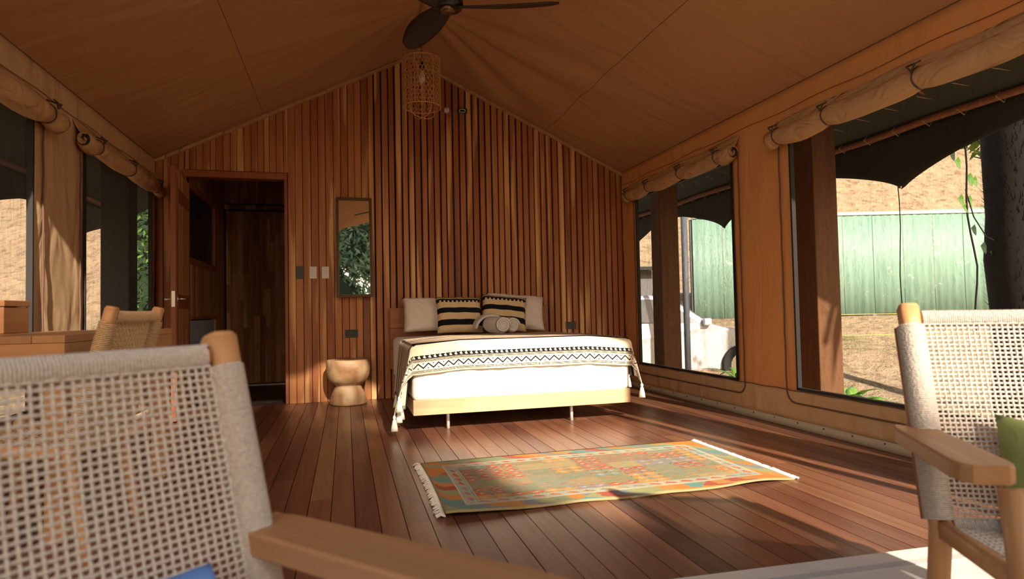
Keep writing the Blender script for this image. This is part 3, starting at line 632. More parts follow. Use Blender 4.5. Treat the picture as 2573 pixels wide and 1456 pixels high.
def sbox(name, c, d, r, mt, parent=None, lab=None, cat=None, crown=0, n=14, loc=None, rot=None):
    """soft rounded block built as one closed surface"""
    m_ = MB(); hx, hy, hz = d[0]/2, d[1]/2, d[2]/2
    idx = {}
    def P(a, b, e):
        q = Vector((a*hx, b*hy, e*hz)); inner = Vector((max(-hx+r, min(hx-r, q.x)), max(-hy+r, min(hy-r, q.y)), max(-hz+r, min(hz-r, q.z))))
        dd = q-inner
        if dd.length > 1e-9: q = inner+dd.normalized()*r
        if e > 0 and crown: q.z += crown*(1-a*a)*(1-b*b)
        return q
    def key(v): return (round(v[0], 5), round(v[1], 5), round(v[2], 5))
    def tt(h, r_): # sample positions denser near edges
        s_ = [-1, -1+.3*r_/h, -1+.6*r_/h, -1+r_/h]; mid = [(-1+r_/h)+(2-2*r_/h)*i/8 for i in range(1, 8)]
        return s_+mid+[-x_ for x_ in reversed(s_)]
    tx, ty, tz = tt(hx, r), tt(hy, r), tt(hz, r)
    def face(f, A, B, flip):
        for i in range(len(A)-1):
            for j in range(len(B)-1):
                q = []
                for a_, b_ in ((A[i], B[j]), (A[i+1], B[j]), (A[i+1], B[j+1]), (A[i], B[j+1])):
                    k0 = f(a_, b_); kk = key(k0)
                    if kk not in idx: idx[kk] = len(m_.v); m_.v.append(tuple(P(*k0)+Vector(c)))
                    q.append(idx[kk])
                m_.f.append(tuple(q[::-1] if flip else q))
    face(lambda a_, b_: (a_, b_, 1), tx, ty, False); face(lambda a_, b_: (a_, b_, -1), tx, ty, True)
    face(lambda a_, b_: (a_, -1, b_), tx, tz, False); face(lambda a_, b_: (a_, 1, b_), tx, tz, True)
    face(lambda a_, b_: (1, a_, b_), ty, tz, False); face(lambda a_, b_: (-1, a_, b_), ty, tz, True)
    o = m_.build(name, mt, parent, smooth=True, loc=loc, rot=rot)
    if lab: tag(o, lab, cat)
    return o
sbox('mattress', (0, 0, 0), (1.70, 1.86, .40), .05, M['white_cloth'], None, 'thick mattress in a white fitted sheet lying on the wooden bed frame', 'mattress', crown=.03, loc=(1.30, 5.37, .425))
# throw blanket draped over the foot of the bed
CW, CR = 1.69, .055
def ztop(x_, y_): return .632+.028*min(1, max(0, min(x_, CW-x_))/.35)*1.0
def throw_pt(u, v):
    # u metres across (0..CW on top), v metres from front hem
    VT = .245      # length hanging at the front
    ex = 0; sx = 0
    if u < 0: sx = -u
    elif u > CW: sx = u-CW
    ty = max(0, VT-v); xb = min(CW, max(0, u)); yb = max(0, v-VT)
    r_ = hypot(sx, ty)
    X = bx0+xb; Y = by0+.008+yb; zt = ztop(xb, yb)
    if r_ < 1e-6: return (X, Y, zt+.006*noise.noise((u*3, v*6, 0))+.003)
    cx, cy = (sx/r_, ty/r_); sg = -1 if u < 0 else 1
    arc = CR*pi/2
    if r_ < arc: t = r_/CR; o_ = CR*sin(t); dz = CR*(1-cos(t))
    else: o_ = CR; dz = CR+(r_-arc)
    o_ -= CR*.62
    drop = max(0, r_-arc); corner = 2*cx*cy
    rip = (.010*sin(v*17+1)*cx*cx+.006*sin(u*13)*cy*cy+.004*sin(u*41+v*3)*cy*cy)*min(1, drop*6)
    flare = (.26 if u < 0 else .12)*drop*corner + .13*drop*cx*cx*.35
    ph = atan2(cy, cx)
    fold = .035*drop*corner*sin(ph*9+.7)
    o_ += rip+flare+max(0, drop)*.05+fold
    tang = (.055*drop*corner*sin(ph*11))
    dzz = dz*(1-.06*corner)
    return (X+sg*(cx*o_-cy*tang*.5), Y-cy*o_-cx*tang*.5, zt-dzz)
mb = MB(); U0, U1, V1 = -.485, CW+.33, 1.12
mb.grid(lambda a_, b_: throw_pt(U0+(U1-U0)*a_, V1*b_), 190, 110, uvfn=lambda a_, b_: (U0+(U1-U0)*a_, V1*b_))
throw = mb.build('throw_blanket', M['blanket'], smooth=True, solid=.007); tag(throw, 'cream woven throw with black zigzags and stripes draped over the foot of the bed', 'blanket')
def tassel(p, h, r_):
    m_ = MB(); x_, y_, z_ = p
    m_.tube([(x_, y_, z_), (x_, y_, z_-h*.16), (x_, y_, z_-h*.24), (x_, y_, z_-h*.34), (x_, y_, z_-h*.75), (x_, y_, z_-h)], [r_*.35, r_*.65, r_*.38, r_*.7, r_*1.0, r_*1.15], 12)
    for k_ in range(14):
        w = 2*pi*k_/14; m_.tube([(x_+r_*.5*cos(w), y_+r_*.5*sin(w), z_-h*.34), (x_+r_*.95*cos(w), y_+r_*.95*sin(w), z_-h*.75), (x_+r_*1.15*cos(w), y_+r_*1.15*sin(w), z_-h*1.04)], .0035, 4)
    return m_.build('tassel', M['tassel'], throw, smooth=True)
for uu_, vv_ in ((U0, 0), (U0+.02, .13), (U0, .45), (U0, 1.05), (U0+.16, 0), (U1, 0), (U1, .38), (U1, 1.05)):
    p = throw_pt(uu_, vv_); hh = min(.105, p[2]-.006)
    tassel((p[0], p[1], p[2]+.006), hh, .019)
# pillows
def pillow(name, w, h, t, mt, loc, rot, label, cat, group=None, pinch=.10):
    m_ = MB(); n_ = 22
    def f(side):
        def g(a_, b_):
            x_ = 2*a_-1; y_ = 2*b_-1
            k_ = (max(0, 1-x_**4)*max(0, 1-y_**4))**.42
            px = x_*(w/2)*(1-pinch*(1-x_*x_)*0 - pinch*(1-abs(y_))*0 - pinch*.55*(1-y_*y_)*abs(x_)); py = y_*(h/2)*(1-pinch*.55*(1-x_*x_)*abs(y_))
            th = side*t/2*k_*(1+.10*noise.noise((x_*1.7, y_*1.7, side+w*9)))+.004*side*sin(x_*9+y_*4)*k_
            return (px, th, py)
        return g
    m_.grid(f(-1), n_, n_, uvfn=lambda a_, b_: (a_, b_)); base = len(m_.v); m_.grid(f(1), n_, n_, uvfn=lambda a_, b_: (a_, b_))
    half = len(m_.f)//2; m_.f = m_.f[:half]+[fc[::-1] for fc in m_.f[half:]]
    o = m_.build(name, mt, smooth=True, loc=loc, rot=rot)
    w_ = o.modifiers.new('weld', 'WELD'); w_.merge_threshold = .0008
    return tag(o, label, cat, group)
pillow('pillow', .62, .36, .16, M['white_pillow'], (.85, 6.16, .845), (radians(-17), 0, radians(2)), 'white pillow leaning on the brown headboard at the left of the bed', 'pillow')
pillow('pillow', .62, .38, .17, M['white_pillow'], (1.69, 6.14, .855), (radians(-22), radians(5), radians(-3)), 'white pillow leaning against the wall at the right of the bed', 'pillow')
pillow('cushion', .46, .38, .14, M['cushion'], (1.075, 5.98, .835), (radians(-20), radians(1), radians(3)), 'black and tan striped cushion, the whole one behind the left of the towels', 'cushion')
pillow('cushion', .46, .38, .14, M['cushion'], (1.53, 5.99, .845), (radians(-26), radians(6), radians(-7)), 'black and tan striped cushion partly hidden behind the rolled towels', 'cushion')
def towel(loc, rz, r_, L, label):
    o = empty('rolled_towel', loc, rz, label, 'towel', 'rolled towels on the bed'); m_ = MB()
    n_ = 34; pr_ = []
    for i in range(15):
        y = -L/2+L*i/14; k_ = 1-.18*abs(2*i/14-1)**5
        pr_.append((y, k_))
    base = len(m_.v)
    for y, k_ in pr_:
        for q in range(n_):
            w = 2*pi*q/n_; rr_ = r_*k_*(1+.03*sin(3*w+y*5)); m_.v.append((rr_*cos(w)*1.06, y, rr_*sin(w)*.98))
    for i in range(14):
        for q in range(n_):
            q2 = (q+1) % n_; m_.f.append((i*n_+q, i*n_+q2, (i+1)*n_+q2, (i+1)*n_+q))
    m_.f.append(tuple(range(n_))); m_.f.append(tuple(14*n_+q for q in reversed(range(n_))))
    m_.build('towel_body', M['towel'], o, smooth=True)
    m_ = MB(); T = 60; pts = [((r_*.84*(1-t/T*.92))*cos(t*.36)*1.05, -L/2-.006+.010*(t/T), (r_*.84*(1-t/T*.92))*sin(t*.36)) for t in range(T)]
    m_.tube(pts, .0085, 7); m_.build('rolled_edge', M['towel'], o, smooth=True)
    return o
towel((1.335, 5.52, .740), radians(8), .078, .34, 'rolled white towel whose spiral end faces the room, left of the two')
towel((1.490, 5.62, .735), radians(-4), .072, .30, 'rolled white towel behind and right of the other roll')
m_ = MB(); m_.grid(lambda a_, b_: (-.14+.30*a_, -.02+.24*b_, .045+.125*sin(pi*min(1, max(0, a_)))**.5+.012*noise.noise((a_*3, b_*3, 1))), 20, 12)
o = m_.build('folded_towel', M['towel'], smooth=True, solid=.022, loc=(1.33, 5.74, .655)); tag(o, 'folded white towel draped over the back of the two rolls on the bed', 'towel')
# ---------------------------------------------------------------- stool, mirror, switches
sx_, sy_ = .015, 6.17
m_ = MB()
prof = [(.150, 0), (.174, .004), (.178, .018), (.170, .06), (.150, .11), (.128, .155), (.118, .178), (.122, .190), (.150, .205), (.182, .235), (.198, .28), (.204, .33), (.205, .38), (.203, .418), (.196, .428), (.165, .430), (.12, .424), (.05, .420)]
m_.lathe(prof, n=44, wob=.035); o = m_.build('carved_stool', M['stool'], smooth=True, loc=(sx_, sy_, 0)); tag(o, 'carved solid wood hourglass stool standing against the wall left of the bed', 'stool')
mir = empty('wall_mirror', (.088, 6.335, 1.535), 0, 'tall narrow wall mirror in a thin dark beaded frame', 'mirror'); mir.rotation_euler = (radians(-4.6), 0, 0)
m_ = MB(); m_.bx(-.150, .150, .006, .012, -.475, .475); m_.build('mirror_glass', M['mirror'], mir)
m_ = MB(); m_.bx(-.172, .172, .012, .024, -.5, .5); m_.build('backing_board', M['cab'], mir)
for nm, b in (('frame_side', (-.176, -.148, -.505, .505)), ('frame_side', (.148, .176, -.505, .505)), ('frame_end', (-.148, .148, .477, .505)), ('frame_end', (-.148, .148, -.505, -.477))):
    m_ = MB(); m_.bx(b[0], b[1], -.006, .012, b[2], b[3]); fr = m_.build(nm, M['gold'], mir, bevel=.003)
    bd = MB(); L = max(b[1]-b[0], b[3]-b[2]); q = int(L/.016)
    for i in range(q):
        t = (i+.5)/q
        c_ = ((b[0]+b[1])/2, -.008, b[2]+(b[3]-b[2])*t) if (b[3]-b[2]) > (b[1]-b[0]) else (b[0]+(b[1]-b[0])*t, -.008, (b[2]+b[3])/2)
        bd.lathe([(.0015, -.006), (.005, -.003), (.006, 0), (.005, .003), (.0015, .006)], c_, 6)
    bd.build('beading', M['bronze'], fr, smooth=True)
def plate(x_, z_, w, h, mt, name, label, cat, group=None, sw=0, dark=False):
    o = empty(name, (x_, YB-(.030 if x_ < .235 else .044), z_), 0, label, cat, group)
    m_ = MB(); m_.bx(-w/2, w/2, -.008, .003, -h/2, h/2); m_.build('cover_plate', mt, o, bevel=.003)
    for i in range(max(1, sw)):
        xx = 0 if sw <= 1 else (-w*.24+w*.48*i/(sw-1))
        m_ = MB(); m_.bx(xx-.011, xx+.011, -.0125, -.008, -.018, .018); m_.build('rocker' if cat == 'switch' else 'socket', mt, o, bevel=.002)
plate(-.435, 1.283, .072, .122, M['blackish'], 'wall_outlet', 'black outlet plate left of the two white light switches', 'outlet')
plate(-.310, 1.282, .070, .120, M['white_pl'], 'light_switch', 'white light switch next to the black plate by the door', 'switch')
plate(-.193, 1.282, .070, .120, M['white_pl'], 'light_switch', 'white light switch nearer the mirror, rightmost of three plates', 'switch')
plate(.052, .668, .122, .078, M['blackish'], 'wall_outlet', 'black double outlet above the carved stool', 'outlet', sw=2)
plate(2.385, .690, .112, .078, M['blackish'], 'wall_outlet', 'black double outlet on the battens right of the bed', 'outlet', sw=2)
m_ = MB(); m_.lathe([(.012, -.03), (.026, -.024), (.032, -.008), (.032, .008), (.024, .026), (.008, .032)], n=18); o = m_.build('round_sensor', M['white_pl'], smooth=True, loc=(1.045, YB-.06, 2.99)); tag(o, 'small round white sensor high on the batten wall beside the lantern', 'sensor')
jb = empty('junction_box', (1.215, YB-.036, 2.995), 0, 'small black junction box high on the batten wall', 'box')
m_ = MB(); m_.bx(-.052, .052, -.022, .0, -.026, .026); m_.build('box_body', M['blackish'], jb, bevel=.004)
m_ = MB(); m_.tube([(.034*cos(w*pi/12), -.024, .016*sin(w*pi/12)) for w in range(24)], .0032, 5, closed=True); m_.build('ring', M['legmetal'], jb)
m_ = MB(); m_.tube([(0, 0, 0), (0, -.012, 0)], .011, 12); o = m_.build('wall_hook', M['blackish'], loc=(1.392, YB-.032, 3.0)); tag(o, 'tiny dark round peg right of the junction box', 'hook')
# ---------------------------------------------------------------- ceiling fan
FX, FY, FZ = .650, 3.86, 2.84
fan = empty('ceiling_fan', (FX, FY, FZ), 0, 'dark three-blade ceiling fan hanging from the tent ridge', 'fan')
m_ = MB(); m_.lathe([(.010, -.050), (.045, -.048), (.052, -.030), (.05, -.02)], n=28); m_.build('cap', M['bronze'], fan, smooth=True)
m_ = MB(); m_.lathe([(.05, -.022), (.095, -.02), (.105, .0), (.10, .05), (.075, .10), (.03, .13)], n=28); m_.build('motor_housing', M['blackish'], fan, smooth=True)
m_ = MB(); m_.tube([(0, 0, .12), (0, 0, RZ-FZ-.03)], .014, 10); m_.build('down_rod', M['blackish'], fan)
m_ = MB(); m_.lathe([(.02, 0), (.06, .03), (.062, .08)], (0, 0, RZ-FZ-.11), n=20); m_.build('ceiling_canopy', M['blackish'], fan, smooth=True)
for i, ag in enumerate((-15, 105, 225)):
    m_ = MB()
    def bl(u, v):
        t = u; w = (.045+.075*sin(pi*min(1, t*.92+.06))**.8)*(1 if t < .93 else max(.25, 1-(t-.93)*9)); c = .018*sin(pi*t)
        yy = (v-.5)*2*w*.72; return (.06+.66*t, yy+c, -.012+.44*yy*(1-.3*t)+.012*t)
    m_.grid(bl, 26, 8); b_ = m_.build('fan_blade', M['fan'], fan, smooth=True, solid=.010, rot=(0, 0, radians(ag)))
# ---------------------------------------------------------------- woven bamboo lantern
lan = empty('bamboo_lantern', (.680, 5.46, 2.70), 0, 'cylindrical woven bamboo pendant lantern hanging below the ridge', 'lantern')
R_ = .160; Hh = .43
m_ = MB(); NS = 30
for d in (1, -1):
    for i in range(NS):
        a0 = 2*pi*i/NS; m_.tube([(R_*cos(a0+d*t*.105)+(.0), R_*sin(a0+d*t*.105), Hh*t/14) for t in range(15)], .0023, 4)
for j in range(13):
    z_ = Hh*j/12; m_.tube([((R_+.002)*cos(w*pi/16), (R_+.002)*sin(w*pi/16), z_) for w in range(32)], .0018, 4, closed=True)
sh = m_.build('lamp_shade', M['bamboo'], lan)
m_ = MB()
for z_ in (0, Hh):
    m_ = MB(); m_.tube([((R_+.004)*cos(w*pi/18), (R_+.004)*sin(w*pi/18), z_) for w in range(36)], .0055, 6, closed=True)
    m_.build('rim_hoop', M['bamboo'], lan)
m_ = MB()
for a0 in (.5, .5+pi/2):
    for s_, z0 in ((-1, 0), (1, Hh)):
        m_.tube([((R_*.82)*cos(pi*t/16)*cos(a0), (R_*.82)*cos(pi*t/16)*sin(a0), z0+s_*.095*sin(pi*t/16)**.55) for t in range(17)], .0040, 5)
for w in range(6): m_.tube([((R_+.003)*cos(w*pi/3), (R_+.003)*sin(w*pi/3), 0), ((R_+.003)*cos(w*pi/3), (R_+.003)*sin(w*pi/3), Hh)], .004, 5)
m_.build('rib_frame', M['bamboo'], lan)
m_ = MB(); m_.lathe([(.012, .0), (.026, -.03), (.022, -.085), (.015, -.09)][::-1], (0, 0, Hh-.0), n=14); m_.build('bulb_socket', M['blackish'], lan, smooth=True)
m_ = MB(); m_.lathe([(.004, -.14), (.022, -.13), (.031, -.10), (.028, -.07), (.014, -.04), (.012, -.02)], (0, 0, Hh-.07), n=16); m_.build('bulb', M['bulb'], lan, smooth=True)
m_ = MB(); m_.tube([(0, 0, Hh-.0), (0, 0, RZ-2.70-.02)], .0035, 6); m_.build('cord', M['blackish'], lan)
# ---------------------------------------------------------------- kilim rug and cream rug
kil = empty('kilim_rug', (1.265, 3.08, 0), 0, 'colourful orange, green and red kilim rug with cream fringes before the bed', 'rug')
def kz(u, v):
    x_ = -.87+1.74*u; y_ = -.475+.95*v; z_ = .006
    lift = math.exp(-((v)/.10)**2)*(.010*max(0, sin(u*9+.4))+.004*sin(u*23)) + .012*math.exp(-((u)/.05)**2-((v)/.15)**2)
    bowy = .018*sin(pi*u*.9)*(v-.2) - .010*math.exp(-((v)/.15)**2)*sin(u*11)*.8
    return (x_+(.010*sin(v*3)*(1-u)), y_+bowy, z_+lift)
m_ = MB(); m_.grid(kz, 100, 40, uvfn=lambda u, v: (1.74*u, .95*v)); m_.build('rug_field', M['kilim'], kil, smooth=True, solid=.007)
for s_, u_ in ((-1, 0), (1, 1)):
    m_ = MB()
    for i in range(120):
        v = (i+.5)/120; p = kz(u_, v); L = random.uniform(.028, .045); dy = random.uniform(-.014, .014)
        m_.tube([(p[0], p[1], .006), (p[0]+s_*L*.5, p[1]+dy*.5, .010+random.uniform(0, .004)), (p[0]+s_*L, p[1]+dy, .0035)], [.0032, .0038, .0026], 4)
    tag(m_.build('fringe', M['fringe'], kil), kind='stuff')
cr = empty('cream_rug', (1.55, .94, 0), radians(-2.5), 'cream flat rug with a grey edge band under the right armchair', 'rug')
m_ = MB(); m_.bx(-1.30, 1.28, -.90, .815, .001, .011); m_.build('rug_field', M['cream_rug'], cr, bevel=.003)
m_ = MB(); m_.bx(-1.30, 1.28, .70, .735, .0105, .0122); m_.build('edge_band', M['grey_rug'], cr)
# ---------------------------------------------------------------- rope chairs
def woven(m_, P, nu, nv, r_, amp):
    """P(u,v) surface point, weave of nu x nv strands"""
    for i in range(nu+1):
        u = i/nu; pts = []
        for j in range(nv*2+1):
            v = j/(nv*2); p, nrm = P(u, v); s_ = (1 if (i+j//2) % 2 else -1)*(1 if j % 2 == 0 else 0)
            pts.append(p+nrm*amp*s_)
        m_.tube(pts, r_, 5, cap=False)
    for j in range(nv+1):
        v = j/nv; pts = []
        for i in range(nu*2+1):
            u = i/(nu*2); p, nrm = P(u, v); s_ = (-1 if (i//2+j) % 2 else 1)*(1 if i % 2 == 0 else 0)
            pts.append(p+nrm*amp*s_)
        m_.tube(pts, r_, 5, cap=False)
def wrap(m_, path, hw, hd, r_, pitch, ax):
    """helical rope around a bar following path (list of Vector); hw/hd half sizes, ax = side direction"""
    L = 0; cum = [0]
    for a_, b_ in zip(path[:-1], path[1:]): L += (b_-a_).length; cum.append(L)
    def at(s_):
        for i in range(len(path)-1):
            if s_ <= cum[i+1] or i == len(path)-2:
                t = (s_-cum[i])/(cum[i+1]-cum[i]); return path[i].lerp(path[i+1], t), (path[i+1]-path[i]).normalized()
    turns = int(L/pitch); pts = []
    for k_ in range(turns*8+1):
        s_ = L*k_/(turns*8); p, tg = at(s_); a_ = (ax-tg*ax.dot(tg)).normalized(); b_ = tg.cross(a_); w = 2*pi*k_/8+pi/8
        cw, sw = cos(w), sin(w); m4 = (abs(cw)**4+abs(sw)**4)**(-.25)
        pts.append(p+a_*cw*m4*(hw+r_*.8)+b_*sw*m4*(hd+r_*.8))
    m_.tube(pts, r_, 5)
def bar(m_, path, hw, hd, ax, hw1=None, hd1=None, rnd_=True):
    n_ = len(path); base = len(m_.v); m = 12
    for i, p in enumerate(path):
        tg = (path[min(i+1, n_-1)]-path[max(i-1, 0)]).normalized(); a_ = (ax-tg*ax.dot(tg)).normalized(); b_ = tg.cross(a_)
        t = i/(n_-1); w_ = hw+((hw1 or hw)-hw)*t; d_ = hd+((hd1 or hd)-hd)*t
        for k_ in range(m):
            w = 2*pi*(k_+.5)/m; cw, sw = cos(w), sin(w); m4 = (abs(cw)**5+abs(sw)**5)**(-.2)
            m_.v.append(tuple(p+a_*cw*m4*w_+b_*sw*m4*d_))
    for i in range(n_-1):
        for k_ in range(m):
            k2 = (k_+1) % m; m_.f.append((base+i*m+k_, base+i*m+k2, base+(i+1)*m+k2, base+(i+1)*m+k_))
    m_.f.append(tuple(base+k_ for k_ in reversed(range(m)))); m_.f.append(tuple(base+(n_-1)*m+k_ for k_ in range(m)))
def rope_chair(name, loc, rz, sc, label, group, W_=.60, armend=-.125, rope='rope', arms=True, top=.85, lean=.16, hw=.023, hd=.025, seat=.37, nU=40, nV=44, rr_=.0025):
    """local: faces -Y, +X is the sitter's left"""
    o = empty(name, loc, rz, label, 'chair', group); o.scale = (sc, sc, sc)
    V = Vector; ax = V((1, 0, 0)); hx = W_/2-hw
    yb = .20
    def py(z): # back post line
        if z > seat-.06: return yb+(z-(seat-.06))*lean/(top-seat+.06)
        return yb+(seat-.06-z)*.06/(seat-.06)*1.0
    zt = top-.055; zbm = seat-.04
    for s in (-1, 1):
        m_ = MB(); path = [V((s*hx, py(z), z)) for z in [0, .10, .20, seat-.06, seat+.05, .5*(seat+top), zt]]+[V((s*hx, py(top-.012), top-.012))]
        bar(m_, path, hw*.85, hd*.9, ax, hw, hd)
        p = path[-1]; m_.v += []; cap = MB()
        dn = (path[-1]-path[-2]).normalized(); bar(m_, [p-dn*.0005, p+dn*.005, p+dn*.009], hw, hd, ax, hw*.80, hd*.78)
        leg = m_.build('back_post', M['teak'], o, smooth=True, bevel=0)
        if arms:
            m_ = MB(); bar(m_, [V((s*(hx+.004), py(z)+hd+.012, z)) for z in (seat-.05, .5*(seat+top), zt-.012)], hw*.98, .014, ax); m_.build('post_back', M['teakd'], leg, smooth=True)
        m_ = MB(); z0 = zt-.004; wp = [V((s*hx, py(z), z)) for z in [zbm+(z0-zbm)*t/8 for t in range(9)]]
        wrap(m_, wp, hw+.003, hd+.002, rr_*.95, rr_*1.85, ax); m_.build('rope_wrap', M[rope], leg, smooth=True)
        m_ = MB(); path = [V((s*hx, -.20, 0)), V((s*hx, -.19, .2)), V((s*hx, -.175, seat)), V((s*hx, -.155, .505 if arms else seat+.012))]
        bar(m_, path, hw*.75, hd, ax, hw*1.05, hd*1.15); m_.build('front_leg', M['teak'], o, smooth=True)
    inx = W_/2-2*hw-.006
    # rails
    for nm, y_, z_, wr in (('top_rail', py(top-.04), top-.040, True), ('lower_back_rail', py(zbm), zbm-.012, True), ('front_rail', -.178, seat-.03, True)):
        m_ = MB(); path = [V((-inx-.012, y_, z_)), V((0, y_, z_-.002)), V((inx+.012, y_, z_))]
        bar(m_, path, .013, .010, V((0, 0, 1)), ); rl = m_.build(nm, M['teak'], o, smooth=True)
        if wr:
            m_ = MB(); wrap(m_, [V((-inx, y_, z_)), V((0, y_, z_-.002)), V((inx, y_, z_))], .017, .012, rr_, rr_*1.95, V((0, 0, 1))); m_.build('rope_wrap', M[rope], rl, smooth=True)
    for s in (-1, 1):
        m_ = MB(); path = [V((s*hx, y_, seat-.03-(y_+.235)*.06)) for y_ in (-.178, 0, py(seat-.05))]
        bar(m_, path, .012, .022, ax); m_.build('side_rail', M['teak'], o, smooth=True)
    # woven back and seat
    def Pb(u, v):
        z = (zbm)+(top-.055-zbm)*v; x_ = -inx+2*inx*u; y_ = py(z)+.020*sin(pi*u)*sin(pi*v)-.008; return V((x_, y_, z)), V((0, -1, .2)).normalized()
    m_ = MB(); woven(m_, Pb, nU, nV, rr_, rr_*.7); tag(m_.build('woven_back', M[rope], o, smooth=True), kind='stuff')
    def Ps(u, v):
        y_ = -.178+(py(zbm)+.178)*v; return V((-inx+2*inx*u, y_, seat-.02-.05*v*.7-.02*sin(pi*u)*sin(pi*v))), V((0, 0, 1))
    m_ = MB(); woven(m_, Ps, int(nU*.8), int(nV*.8), rr_, rr_*.8); tag(m_.build('woven_seat', M[rope], o, smooth=True), kind='stuff')
    if arms:
        for s in (-1, 1):
            m_ = MB(); zt_, th = .540, .036; n_ = 28; out = []
            y0, y1 = .285, armend; xi, xo = s*(W_/2-.052), s*(W_/2+.056)
            # outline: slightly bowed paddle, rounded front
            for i in range(n_+1):
                t = i/n_; y_ = y0+(y1-y0)*t; wv = 1-.18*(1-t)**2*1.0
                e = 1.0
                if t > .86: e = sqrt(max(0, 1-((t-.86)/.14)**2))*.45+.55
                if t < .08: e = .80+.20*(t/.08)
                mid = (xi+xo)/2; hwid = abs(xo-xi)/2*e*(.90+.10*t); out.append((mid-hwid, mid+hwid, y_))
            prof_ = ((1.0, 0.0, -1), (1.0, .0, 0)); base = len(m_.v)
            ring = [(-1, -.86), (-.98, -1), (.98, -1), (1, -.86), (1, .70), (.96, .93), (.90, 1), (-.90, 1), (-.96, .93), (-1, .70)]
            for (a_, b_, y_) in out:
                cx_, hw_ = (a_+b_)/2, (b_-a_)/2
                for (q, w) in ring: m_.v.append((cx_+q*hw_, y_, zt_-th/2+w*th/2))
            m = len(ring)
            for i in range(n_):
                for k_ in range(m):
                    k2 = (k_+1) % m; m_.f.append((base+i*m+k_, base+i*m+k2, base+(i+1)*m+k2, base+(i+1)*m+k_))
            m_.f.append(tuple(base+k_ for k_ in range(m))); m_.f.append(tuple(base+n_*m+k_ for k_ in reversed(range(m))))
            m_.build('armrest', M['teaky'], o, smooth=False, bevel=.003)
    return o
rope_chair('rope_armchair', (-.168, .688, 0), radians(43), .992, 'grey rope armchair with teak arms in the left foreground, blue cushion on it', None, armend=-.30)
rope_chair('rope_armchair', (1.503, .86, .016), radians(-30), 1.0, 'grey rope armchair with teak arms in the right foreground, on the cream rug', None)
rope_chair('rope_dining_chair', (-1.128, 2.742, 0), radians(-95.4), 1.012, 'small armless tan rope dining chair pulled up to the wooden table', None, W_=.46, rope='rope2', arms=False, top=.905, seat=.45, lean=.14, hw=.024, hd=.019, nU=24, nV=24, rr_=.0034)
pillow('cushion', .27, .30, .13, M['blue'], (-.262, .868, .380), (radians(-24), radians(4), radians(43)), 'blue cushion on the seat of the left rope armchair', 'cushion')
pillow('cushion', .42, .36, .13, M['green'], (1.622, .985, .400), (radians(-22), radians(9), radians(-30)), 'olive green cushion leaning in the right rope armchair', 'cushion')
# ---------------------------------------------------------------- wooden table and cabinet at left wall
tb = empty('wooden_table', (-1.06, 2.78, 0), radians(-6.6), 'thick wooden table with deep pale apron against the left canvas wall', 'table')
TL, TD, TZ = .60, 1.05, .808
for i in range(5):
    m_ = MB(); m_.bx(-TL+i*TL/5+.001, -TL+(i+1)*TL/5-.001, .0, TD, TZ-.030, TZ); m_.build('table_plank', M['teaky'], tb, bevel=.002)
m_ = MB(); m_.bx(-TL, 0, -.004, .03, TZ-.097, TZ-.031); m_.build('apron', M['teakx'], tb, bevel=.003)
m_ = MB(); m_.bx(-.03, .0, .031, TD, TZ-.097, TZ-.031); m_.build('apron', M['teaky'], tb, bevel=.003)
m_ = MB(); m_.bx(-TL, -TL+.03, .031, TD, TZ-.097, TZ-.031); m_.build('apron', M['teaky'], tb, bevel=.003)
for xx, yy in ((-.045, .045), (-.045, TD-.045), (-TL+.045, .045), (-TL+.045, TD-.045)):
    m_ = MB(); m_.bx(xx-.035, xx+.035, yy-.035, yy+.035, 0, TZ-.032); m_.build('leg', M['teak'], tb, bevel=.004)
cb = empty('wooden_box', (-1.57, 3.42, .808), radians(-4), 'brown wooden box standing on the table at the left edge', 'box')
m_ = MB(); m_.bx(-.07, .07, -.10, .10, .001, .124); m_.build('box_body', M['cab'], cb, bevel=.004)
m_ = MB(); m_.bx(-.074, .074, -.104, .104, .126, .155); m_.build('box_lid', M['cab'], cb, bevel=.004)
# ---------------------------------------------------------------- outside: ground, hill, posts, valances
def gz(x_, y_):
    q = (x_-7.3)*.270+(y_-12.55)*.963     # signed distance beyond the sheet fence line
    z = -.45
    if q > -6: z += min(1, (q+6)/5.5)*1.03
    if q > 1.6: z += (min(q, 40)-1.6)*.60
    return z
m_ = MB(); m_.grid(lambda u, v: ((lambda x_, y_: (x_, y_, gz(x_, y_)+(.25*noise.noise((x_*.35, y_*.35, 2)) if (x_-7.3)*.270+(y_-12.55)*.963 > 2 else .02*noise.noise((x_, y_, 0)))))(-45+90*u, -40+85*v)), 150, 150)
gr = m_.build('ground', M['ground'], smooth=True); tag(gr, kind='structure')
def vpost(x0, x1, y0, y1, label, zt=2.75, mt='post'):
    cx, cy = (x0+x1)/2, (y0+y1)/2; o = empty('veranda_post', (cx, cy, -.5), 0, label, 'post', 'veranda posts')
    m_ = MB(); m_.bx(x0-cx, x1-cx, y0-cy, y1-cy, 0, zt+.5); m_.build('timber', M[mt], o, bevel=.008)
    m_ = MB(); m_.bx(x0-cx-.03, x1-cx+.03, y0-cy-.03, y1-cy+.03, 0, .14); m_.build('footing', M['greywall'], o)
    return o
vpost(3.48, 3.71, 6.32, 6.55, 'square timber veranda post seen through the far right window')
vpost(3.70, 3.93, 4.18, 4.41, 'square timber veranda post with a sunlit foot in the near right window')
vpost(-2.30, -2.05, 6.80, 7.05, 'square veranda post, painted as shaded, seen through the left window by the door', mt='post_shaded')
